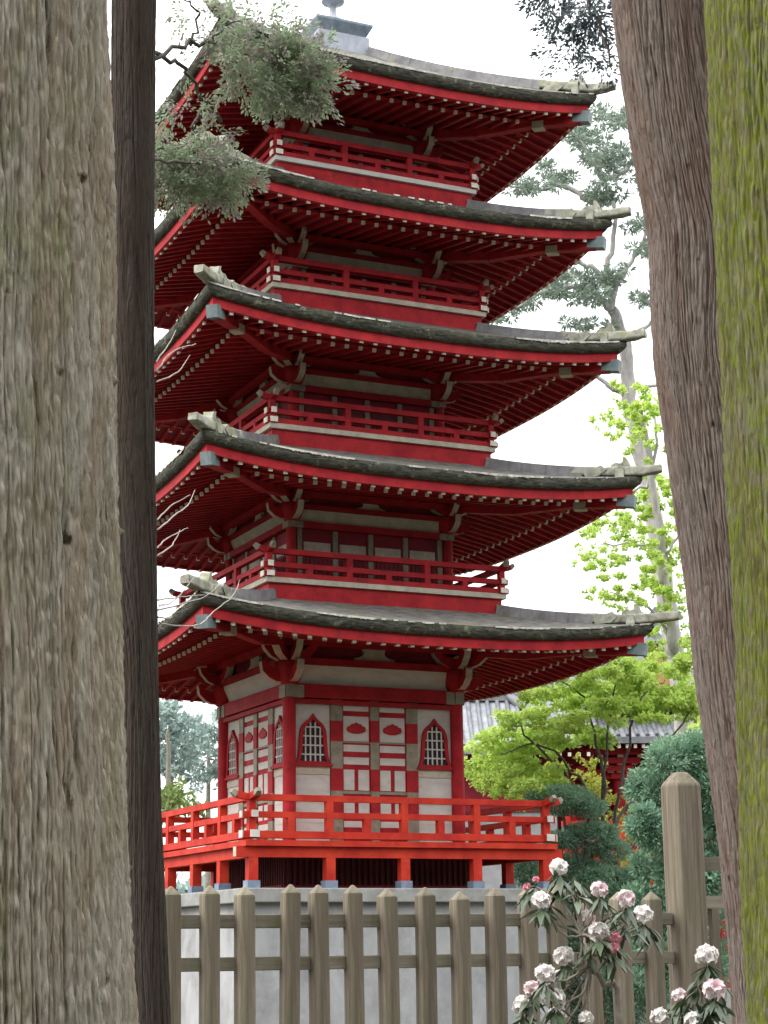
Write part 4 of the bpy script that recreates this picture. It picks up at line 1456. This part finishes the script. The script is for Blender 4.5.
for u, v, ru, rv, n in ((600, 285, 22, 7, 5), (570, 275, 24, 7, 5), (545, 290, 22, 7, 5), (520, 305, 20, 6, 5), (500, 315, 12, 5, 3), (585, 300, 20, 6, 4), (615, 275, 14, 8, 4), (640, 300, 12, 6, 3), (645, 245, 12, 8, 4), (635, 225, 10, 7, 3),
                       (610, 190, 20, 12, 7), (600, 165, 18, 12, 6), (620, 150, 16, 12, 6), (590, 140, 16, 10, 5), (570, 130, 12, 8, 3), (605, 115, 16, 10, 5), (560, 180, 16, 8, 4), (535, 188, 16, 7, 4), (515, 185, 12, 6, 3), (545, 165, 10, 5, 2),
                       (630, 120, 12, 9, 4), (560, 260, 16, 5, 3), (530, 275, 12, 5, 3), (600, 325, 12, 4, 2), (570, 322, 16, 4, 3), (640, 180, 12, 8, 4)):
    for q in range(int(n * 1.8)):
        cl.append(ell(u + random.uniform(-1, 1) * ru, v + random.uniform(-1, 1) * rv, D + random.uniform(-1.5, 1.5), random.uniform(4.5, 9), random.uniform(2.2, 4)))
build_tree("pine_tree", "tall open pine with crooked pale limbs reaching over the upper roofs", "tree", b, tp, cl, 5000, .17, .035, L_PINE, BARK_FAR, .26, .13, D, lims, up=.1, out=.9, shell=.1, lr=.09)

# --- tall pine at far left, seen through the branches
D = 48
for lab, u0, D, mp, leaf, bv in (
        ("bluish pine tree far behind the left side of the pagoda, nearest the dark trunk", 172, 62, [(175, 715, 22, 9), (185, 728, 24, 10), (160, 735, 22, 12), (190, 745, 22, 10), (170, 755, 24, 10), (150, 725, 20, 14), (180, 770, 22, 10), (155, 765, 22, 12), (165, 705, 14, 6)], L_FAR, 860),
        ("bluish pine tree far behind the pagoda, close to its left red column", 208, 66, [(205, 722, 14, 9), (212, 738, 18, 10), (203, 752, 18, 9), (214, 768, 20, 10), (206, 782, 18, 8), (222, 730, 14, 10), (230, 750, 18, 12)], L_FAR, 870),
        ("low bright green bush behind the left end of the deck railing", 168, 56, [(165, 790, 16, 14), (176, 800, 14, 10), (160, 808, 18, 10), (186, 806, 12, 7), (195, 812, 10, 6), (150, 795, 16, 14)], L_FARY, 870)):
    cl = []
    for u, v, ru, rv in mp:
        for q in range(7):
            cl.append(ell(u + random.uniform(-1, 1) * ru, v + random.uniform(-1, 1) * rv, D + random.uniform(-2, 2), ru * random.uniform(.2, .4), rv * random.uniform(.25, .45)))
    b = sight(u0, bv, D)
    tpt = [sight(u0, 800, D), sight(u0, 730, D)]
    build_tree("pine_tree" if leaf is L_FAR else "garden_bush", lab, "tree" if leaf is L_FAR else "bush", b, tpt, cl, 1500, .24, .10, leaf, STEM, .13, .04, D, [], up=.3, out=.6, shell=.2)

# --- clipped pines: rounded pads on twisted trunks
def cloud_pine(name, label, D, base_uv, pads, per=2200):
    b_ = sight(*base_uv, D)
    t_ = thing(name, label, "tree" if "pine" in name else "bush", (b_[0], b_[1], 0))
    k_ = MB()
    root = np.array([b_[0], b_[1], -.05])
    cs = []
    for u, v, ru, rv in pads:
        c_ = sight(u, v, D + random.uniform(-.3, .3))
        if c_[2] > .5 and name == "cloud_pine":
            limbs(k_, [root, (root + c_) / 2 + RNG.normal(size=3) * .12, c_ - np.array([0, 0, rv * px(D) * .5])], .05, .02, 6, .02)
        s_ = px(D)
        cs.append((c_, (ru * s_, ru * s_ * .9, rv * s_)))
        for q in range(9):                 # knobbly outline
            a_ = random.uniform(0, 2 * PI)
            e_ = random.uniform(-.2, .9)
            f_ = math.cos(e_)
            cs.append((c_ + np.array([math.cos(a_) * f_ * ru * .8, math.sin(a_) * f_ * ru * .75, math.sin(e_) * rv * .75]) * s_, (ru * s_ * .34, ru * s_ * .34, rv * s_ * .36)))
    if name != "cloud_pine":
        limbs(k_, [root, root + np.array([0, 0, .6]), root + np.array([.05, .1, 1.3])], .06, .03, 7, .01)
    rehome(t_, k_.build("trunk", TWIGD))
    A_ = clump_leaves(cs, per * 8, .05, .018, .5, 1.3, .88)
    B_ = clump_leaves([(c_, tuple(np.asarray(r_) * .62)) for c_, r_ in cs], per * .8, .11, .07, .5, .2, .6)
    rehome(t_, leaf_mesh("foliage", *join([A_, B_]), L_PAD))
    return t_


cloud_pine("cloud_pine", "clipped pine with flat rounded green pads right behind the deck corner", 29.5, (582, 935),
           [(562, 800, 34, 14), (590, 808, 16, 9), (590, 838, 28, 16), (612, 850, 18, 12), (570, 868, 30, 14), (605, 880, 36, 14), (525, 870, 16, 18), (545, 880, 22, 14), (560, 840, 16, 9), (585, 905, 50, 20), (540, 905, 40, 18), (560, 945, 60, 30), (625, 940, 44, 34), (590, 990, 80, 40)], 2600)
cloud_pine("clipped_bush", "big dense blue green bush behind the tall fence post", 19, (690, 1050),
           [(672, 760, 28, 22), (700, 752, 26, 22), (650, 790, 24, 22), (680, 795, 34, 24), (712, 785, 26, 26), (645, 825, 18, 20), (668, 835, 28, 24), (705, 830, 30, 26), (655, 868, 22, 22), (690, 875, 34, 24), (720, 870, 24, 26), (675, 915, 36, 26),
            (710, 920, 30, 26), (640, 905, 20, 20), (690, 965, 40, 34), (650, 955, 28, 28)], 2600)

# --- loose golden green shrubs between them
for lab, D, base, mp in (
        ("loose golden green shrub between the clipped pine and the big bush", 33, (632, 905), [(625, 800, 14, 10), (640, 815, 12, 12), (622, 825, 14, 10), (634, 842, 16, 12), (622, 862, 14, 10), (640, 868, 12, 12), (612, 815, 10, 8), (630, 885, 18, 10), (650, 850, 10, 14)]),
        ("golden green shrub above the clipped pine pads by the deck railing", 35, (575, 900), [(545, 785, 22, 8), (575, 775, 22, 9), (600, 780, 16, 9), (560, 765, 20, 8), (590, 765, 14, 8), (520, 800, 16, 8), (610, 795, 14, 8), (580, 800, 20, 14)]),
        ("small golden green bush showing over the top of the blue green bush", 23, (705, 1010), [(690, 735, 14, 6), (705, 728, 14, 8), (715, 735, 10, 6), (700, 760, 16, 24)])):
    cl = []
    for u, v, ru, rv in mp:
        for q in range(4):
            cl.append(ell(u + random.uniform(-1, 1) * ru, v + random.uniform(-1, 1) * rv, D + random.uniform(-.7, .7), ru * random.uniform(.3, .5), rv * random.uniform(.3, .5)))
    b = sight(*base, D)
    build_tree("golden_shrub", lab, "bush", b, [sight(base[0], base[1] - 60, D)], cl, 4200, .085, .05, L_GOLD if D > 30 else L_MAPLE, TWIGD, .05, .02, D, [], up=.6, out=.5, shell=.2)

# ------------------------------------------------------------------ temple gate hall behind the maple
GD = 46
gc = sight(612, 900, GD)
gate = thing("temple_gate", "red temple gate with grey tiled hip roof and front gable behind the maple", "temple gate", (gc[0], gc[1], 0), math.radians(-24))
GX0, GX1, GY0, GY1 = -3.1, 3.9, -.3, 5.2
GE, GR = 6.55, 8.9


def hip_roof(mb, x0, x1, y0, y1, ze, zr, inset, rise, ribs=.24, mi=0, mir=1, thick=.16):
    """curved hip roof with upturned corners and tile ribs; returns its surface function for the front slope"""
    cy = (y0 + y1) / 2
    xa, xb = x0 + inset, x1 - inset

    def surf(side, t, s):
        g = s * (.62 + .38 * s)
        lift = rise * abs(t) ** 3 * (1 - s) ** 1.5
        if side in (0, 2):
            a, b_ = (x0 + x1) / 2, (x1 - x0) / 2
            a2, b2 = (xa + xb) / 2, (xb - xa) / 2
            x = a + t * b_ + (a2 + t * b2 - a - t * b_) * s
            y = (y0 if side == 0 else y1) + ((cy - y0) if side == 0 else (cy - y1)) * s
        else:
            y = cy + t * (y1 - y0) / 2 * (1 - s)
            x = (x0 + inset * s) if side == 3 else (x1 - inset * s)
        return (x, y, ze + (zr - ze) * g + lift)

    for side in range(4):
        N = 32
        mb.grid([[surf(side, -1 + 2 * j / N, s / 8) for j in range(N + 1)] for s in range(9)], mi)
        e0 = [surf(side, -1 + 2 * j / N, 0) for j in range(N + 1)]
        mb.grid([e0, [(p[0], p[1], p[2] - thick) for p in e0]], mir, False)
        c = ((x0 + x1) / 2, cy)
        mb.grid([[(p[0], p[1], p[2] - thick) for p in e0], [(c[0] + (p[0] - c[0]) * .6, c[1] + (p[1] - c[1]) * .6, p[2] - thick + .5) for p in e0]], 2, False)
        n = int(((x1 - x0) if side in (0, 2) else (y1 - y0)) / ribs)
        for q in range(1, n):
            t = -1 + 2 * q / n
            half = (x1 - x0) / 2 if side in (0, 2) else (y1 - y0) / 2
            # straight run of tiles up the slope until it meets the hip
            pts = []
            for s_ in range(9):
                s = s_ / 8
                den = (1 - s * inset / half) if side in (0, 2) else (1 - s)
                tt = t / max(den, 1e-3)
                if abs(tt) > 1.0:
                    break
                p = surf(side, tt, s)
                pts.append((p[0], p[1], p[2] + .03))
            if len(pts) > 1:
                mb.tube(pts, .055, 6, mir)
    for sx in (0, 1):
        for sy in (0, 2):
            pts = [surf(sy, -1 if sx == 0 else 1, s / 8) for s in range(9)]
            mb.tube([(p[0], p[1], p[2] + .1) for p in pts], .12, 8, mir)
    return surf


k = MB()
hip_roof(k, GX0, GX1, GY0, GY1, GE, GR, 2.0, .45)
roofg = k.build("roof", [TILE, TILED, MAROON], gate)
k = MB()
k.bx(GX0 + 1.9, GX1 - 1.9, 2.28, 2.62, GR - .05, GR + .42, 0)
k.tube([(GX0 + 1.8, 2.45, GR + .45), (GX1 - 1.8, 2.45, GR + .45)], .13, 10, 0)
for s, x in ((-1, GX0 + 1.8), (1, GX1 - 1.8)):
    k.prism([(-.2, 0), (.22, 0), (.26, .35), (.34, .7), (.12, .75), (.06, .5), (-.15, .45)], lambda a, b, d, s=s, x=x: (x + s * a, 2.45 + d, GR + b), -.16, .16, 0)
k.build("ridge", TILED, roofg)
# gable facing the garden
k = MB()
gx, gw, gz0, gz1 = 1.35, 1.75, GE + .75, GE + 2.75
N = 14
prof = lambda a: gz0 + (gz1 - gz0) * (1 - abs(a)) ** 1.0 * (.72 + .28 * (1 - abs(a))) + .12 * abs(a) ** 3
rows = []
for y in np.linspace(-.05, 2.6, 8):
    rows.append([(gx + gw * (-1 + 2 * j / N), y, prof(-1 + 2 * j / N)) for j in range(N + 1)])
k.grid(rows, 0)
for y in np.linspace(.05, 2.4, 10):
    k.tube([(gx + gw * (-1 + 2 * j / N), y, prof(-1 + 2 * j / N) + .03) for j in range(N + 1)], .055, 6, 1)
k.tube([(gx, -.15, gz1 + .08), (gx, 2.6, gz1 + .08)], .13, 8, 1)
k.prism([(-.16, 0), (.16, 0), (.2, .3), (0, .55), (-.2, .3)], lambda a, b, d: (gx + a, -.12 + d, gz1 + b), -.08, .08, 1)
gb = k.build("gable", [TILE, TILED], roofg)
k = MB()
for s in (-1, 1):
    for j in range(N // 2):
        a0, a1 = s * j / (N / 2), s * (j + 1) / (N / 2)
        k.beam((gx + gw * a0, -.02, prof(a0) - .13), (gx + gw * a1, -.02, prof(a1) - .13), .07, .2, 0)
k.build("bargeboard", LEADB, gate)
k = MB()
k.prism([(-gw * .88, gz0 + .02), (gw * .88, gz0 + .02), (0, gz1 - .32)], lambda a, b, d: (gx + a, .06 + d, b), 0, .08, 0)
k.build("gable_panel", OCHRE, gate)
k = MB()
k.bx(GX0 + 1.0, GX1 - 1.0, 1.0, 4.2, .6, GE + .25, 0)
k.build("wall", MAROON, gate)
k = MB()
for q in range(34):                        # white tipped rafters and bracket beams under the eave
    x = GX0 + .15 + q * (GX1 - GX0 - .3) / 33
    k.beam((x, GY0 + .12, GE - .22), (x, 1.05, GE + .12), .07, .09, 0)
    k.beam((x, GY0 + .07, GE - .225), (x, GY0 + .13, GE - .215), .075, .095, 1)
k.bx(GX0 + .3, GX1 - .3, .3, .42, GE - .38, GE - .22, 0)
k.bx(GX0 + .8, GX1 - .8, .72, .98, GE - .95, GE - .7, 0)
k.bx(GX0 + .8, GX1 - .8, .70, .97, GE - 1.6, GE - 1.35, 0)
k.build("eave_beams", [RED, TIPW], gate)
for x in np.linspace(GX0 + 1.0, GX1 - 1.0, 5):
    k = MB()
    k.tube([(x, .85, .4), (x, .85, GE - .6)], .15, 14)
    k.build("column", RED, gate)
    k = MB()
    for j, (r, z) in enumerate(((.22, -.6), (.36, -.42), (.50, -.24))):
        k.bx(x - r, x + r, .62 - j * .12, .74 - j * .12, GE + z - .35, GE + z - .2, 0)
        for s in (-1, 0, 1):
            k.bx(x + s * r - .07, x + s * r + .07, .56 - j * .12, .78 - j * .12, GE + z - .2, GE + z - .1, 1)
    k.build("bracket", [RED, CREAM], gate)
k = MB()
k.bx(GX0 + .2, GX1 - .2, -.2, 5, 0, .45)
k.build("stone_base", CAPST, gate)

# side hall left of the gate: lower grey roof
sc_ = sight(490, 900, 43)
hall = thing("side_hall", "low side hall with grey tiled roof between the pagoda column and the maple", "hall", (sc_[0], sc_[1], 0), math.radians(-24))
k = MB()
hip_roof(k, -3.4, 2.6, 0, 4.4, 6.05, 7.45, 1.9, .3)
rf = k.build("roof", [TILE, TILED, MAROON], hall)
k = MB()
k.bx(-1.6, .8, 2.05, 2.35, 7.4, 7.72, 0)
for s, x in ((-1, -1.6), (1, .8)):
    k.prism([(-.15, 0), (.2, 0), (.24, .3), (.32, .6), (.1, .62), (.05, .4), (-.12, .38)], lambda a, b, d, s=s, x=x: (x + s * a, 2.2 + d, 7.4 + b), -.14, .14, 0)
k.build("ridge", TILED, rf)
k = MB()
k.bx(-2.5, 1.7, .9, 3.6, 0, 4.6, 0)
k.build("wall", WALLP, hall)
k = MB()
k.bx(-2.54, 1.74, .86, 3.64, 4.6, 6.2, 0)
for q in range(26):
    x = -3.2 + q * 5.6 / 25
    k.beam((x, .12, 5.87), (x, .95, 6.15), .07, .08, 0)
    k.beam((x, .08, 5.865), (x, .13, 5.875), .075, .085, 1)
k.build("eave_beams", [MAROON, TIPW], hall)

# red garden railing glimpsed between the shrubs
rc = sight(615, 890, 37)
rr_ = thing("garden_railing", "red wooden garden railing glimpsed between the shrubs", "railing", (rc[0], rc[1], 0), math.radians(-12))
for x in np.linspace(-.95, .8, 4):
    k = MB()
    k.bx(x - .06, x + .06, -.06, .06, 0, 4.0)
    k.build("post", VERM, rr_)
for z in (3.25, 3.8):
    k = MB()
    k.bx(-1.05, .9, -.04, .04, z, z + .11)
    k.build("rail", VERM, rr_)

# wooded rise closing the garden in the distance
far = []
for q in range(70):
    a = math.radians(random.uniform(-75, 115))
    r = random.uniform(105, 150)
    h = random.uniform(3.5, 6.5)
    far.append(((CAM[0] + r * math.sin(a), CAM[1] + r * math.cos(a), h * .5), (random.uniform(5, 8), random.uniform(5, 8), h * .6)))
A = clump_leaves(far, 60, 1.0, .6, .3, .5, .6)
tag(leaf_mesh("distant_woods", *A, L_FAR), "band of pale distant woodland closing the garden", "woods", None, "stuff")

# unseen conifers added behind and beside the camera to block low sky
for (az, r, h) in ((150, 24, 19), (165, 30, 22), (182, 26, 20), (198, 32, 23), (215, 27, 20), (232, 33, 21), (136, 30, 20), (120, 26, 17), (174, 40, 26), (207, 42, 26), (142, 42, 25), (90, 17, 16), (112, 15, 15), (140, 14, 16), (172, 16, 17), (200, 15, 16), (228, 16, 15), (62, 34, 18), (70, 24, 16), (48, 44, 20), (160, 50, 28), (190, 52, 28)):
    a_ = math.radians(az + 25)
    bx_, by_ = CAM[0] + r * math.sin(a_), CAM[1] + r * math.cos(a_)
    cl = []
    for q in range(34):
        f_ = (q + .5) / 34
        rad = 3.6 * (1 - f_) + .4
        for w_ in range(2):
            aa = random.uniform(0, 2 * PI)
            cl.append(((bx_ + rad * .6 * math.cos(aa), by_ + rad * .6 * math.sin(aa), 3.5 + f_ * (h - 3.5)), (rad * .62, rad * .62, .7)))
    build_tree("blocker_conifer", "tall dark conifer added unseen behind the viewer to block low sky", "tree", (bx_, by_), [np.array([bx_, by_, h * .5]), np.array([bx_, by_, h])], cl, 42, .7, .3, L_CYPD, BARK_DARK, .35, .05, 40, [], .3, .6, "added sky-blocking conifers")
# ------------------------------------------------------------------ daylight
world = bpy.data.worlds.new("World")
SC.world = world
world.use_nodes = True
nt = world.node_tree
bg = nt.nodes["Background"]
sky = nd(nt, "ShaderNodeTexSky", sky_type="NISHITA")
sky.sun_disc = False
SUN_EL, SUN_AZ = math.radians(44), math.radians(270)      # compass bearing of the sun, clockwise from +Y
sky.sun_elevation = SUN_EL
sky.sun_rotation = SUN_AZ
sky.air_density = 1.0
sky.dust_density = 3.0
hs = nd(nt, "ShaderNodeHueSaturation")
hs.inputs["Saturation"].default_value = 0.3
nt.links.new(sky.outputs[0], hs.inputs["Color"])
# overcast: a white cloud layer about three times brighter overhead than at the horizon veils the blue
gm = nd(nt, "ShaderNodeNewGeometry")
sp_ = nd(nt, "ShaderNodeSeparateXYZ")
nt.links.new(gm.outputs["Incoming"], sp_.inputs[0])
cv = coords(nt, (1, 1, 2.5), "Generated")
cn = noise_tex(nt, 2.2, 5, 0.55, cv)
neg = nd(nt, "ShaderNodeMath", operation="MULTIPLY_ADD")
nt.links.new(sp_.outputs["Z"], neg.inputs[0])
neg.inputs[1].default_value = -1.0
nt.links.new(cn, neg.inputs[2])
mrz = nd(nt, "ShaderNodeMapRange")
mrz.inputs[1].default_value = 0.42
mrz.inputs[2].default_value = 1.5
mrz.inputs[3].default_value = 4.3
mrz.inputs[4].default_value = 14.0
nt.links.new(neg.outputs[0], mrz.inputs[0])
cl_ = nd(nt, "ShaderNodeVectorMath", operation="SCALE")
cl_.inputs[0].default_value = (0.97, 0.985, 1.0)
nt.links.new(mrz.outputs[0], cl_.inputs["Scale"])
nt.links.new(mixc(nt, 0.85, hs.outputs[0], cl_.outputs[0]), bg.inputs[0])
bg.inputs[1].default_value = 0.15
sl = bpy.data.lights.new("sun", "SUN")
sl.energy = 1.1
sl.angle = math.radians(25)
sl.color = (1.0, 0.96, 0.9)
so = bpy.data.objects.new("sun", sl)
COL.objects.link(so)
d = Vector((math.sin(SUN_AZ) * math.cos(SUN_EL), math.cos(SUN_AZ) * math.cos(SUN_EL), math.sin(SUN_EL)))
so.rotation_euler = d.to_track_quat("Z", "Y").to_euler()
SC.view_settings.view_transform = "Standard"
SC.view_settings.look = "None"
SC.view_settings.exposure = 1.2
SC.view_settings.gamma = 1.0
SC.render.engine = "CYCLES"
SC.cycles.use_denoising = True
SC.cycles.max_bounces = 8
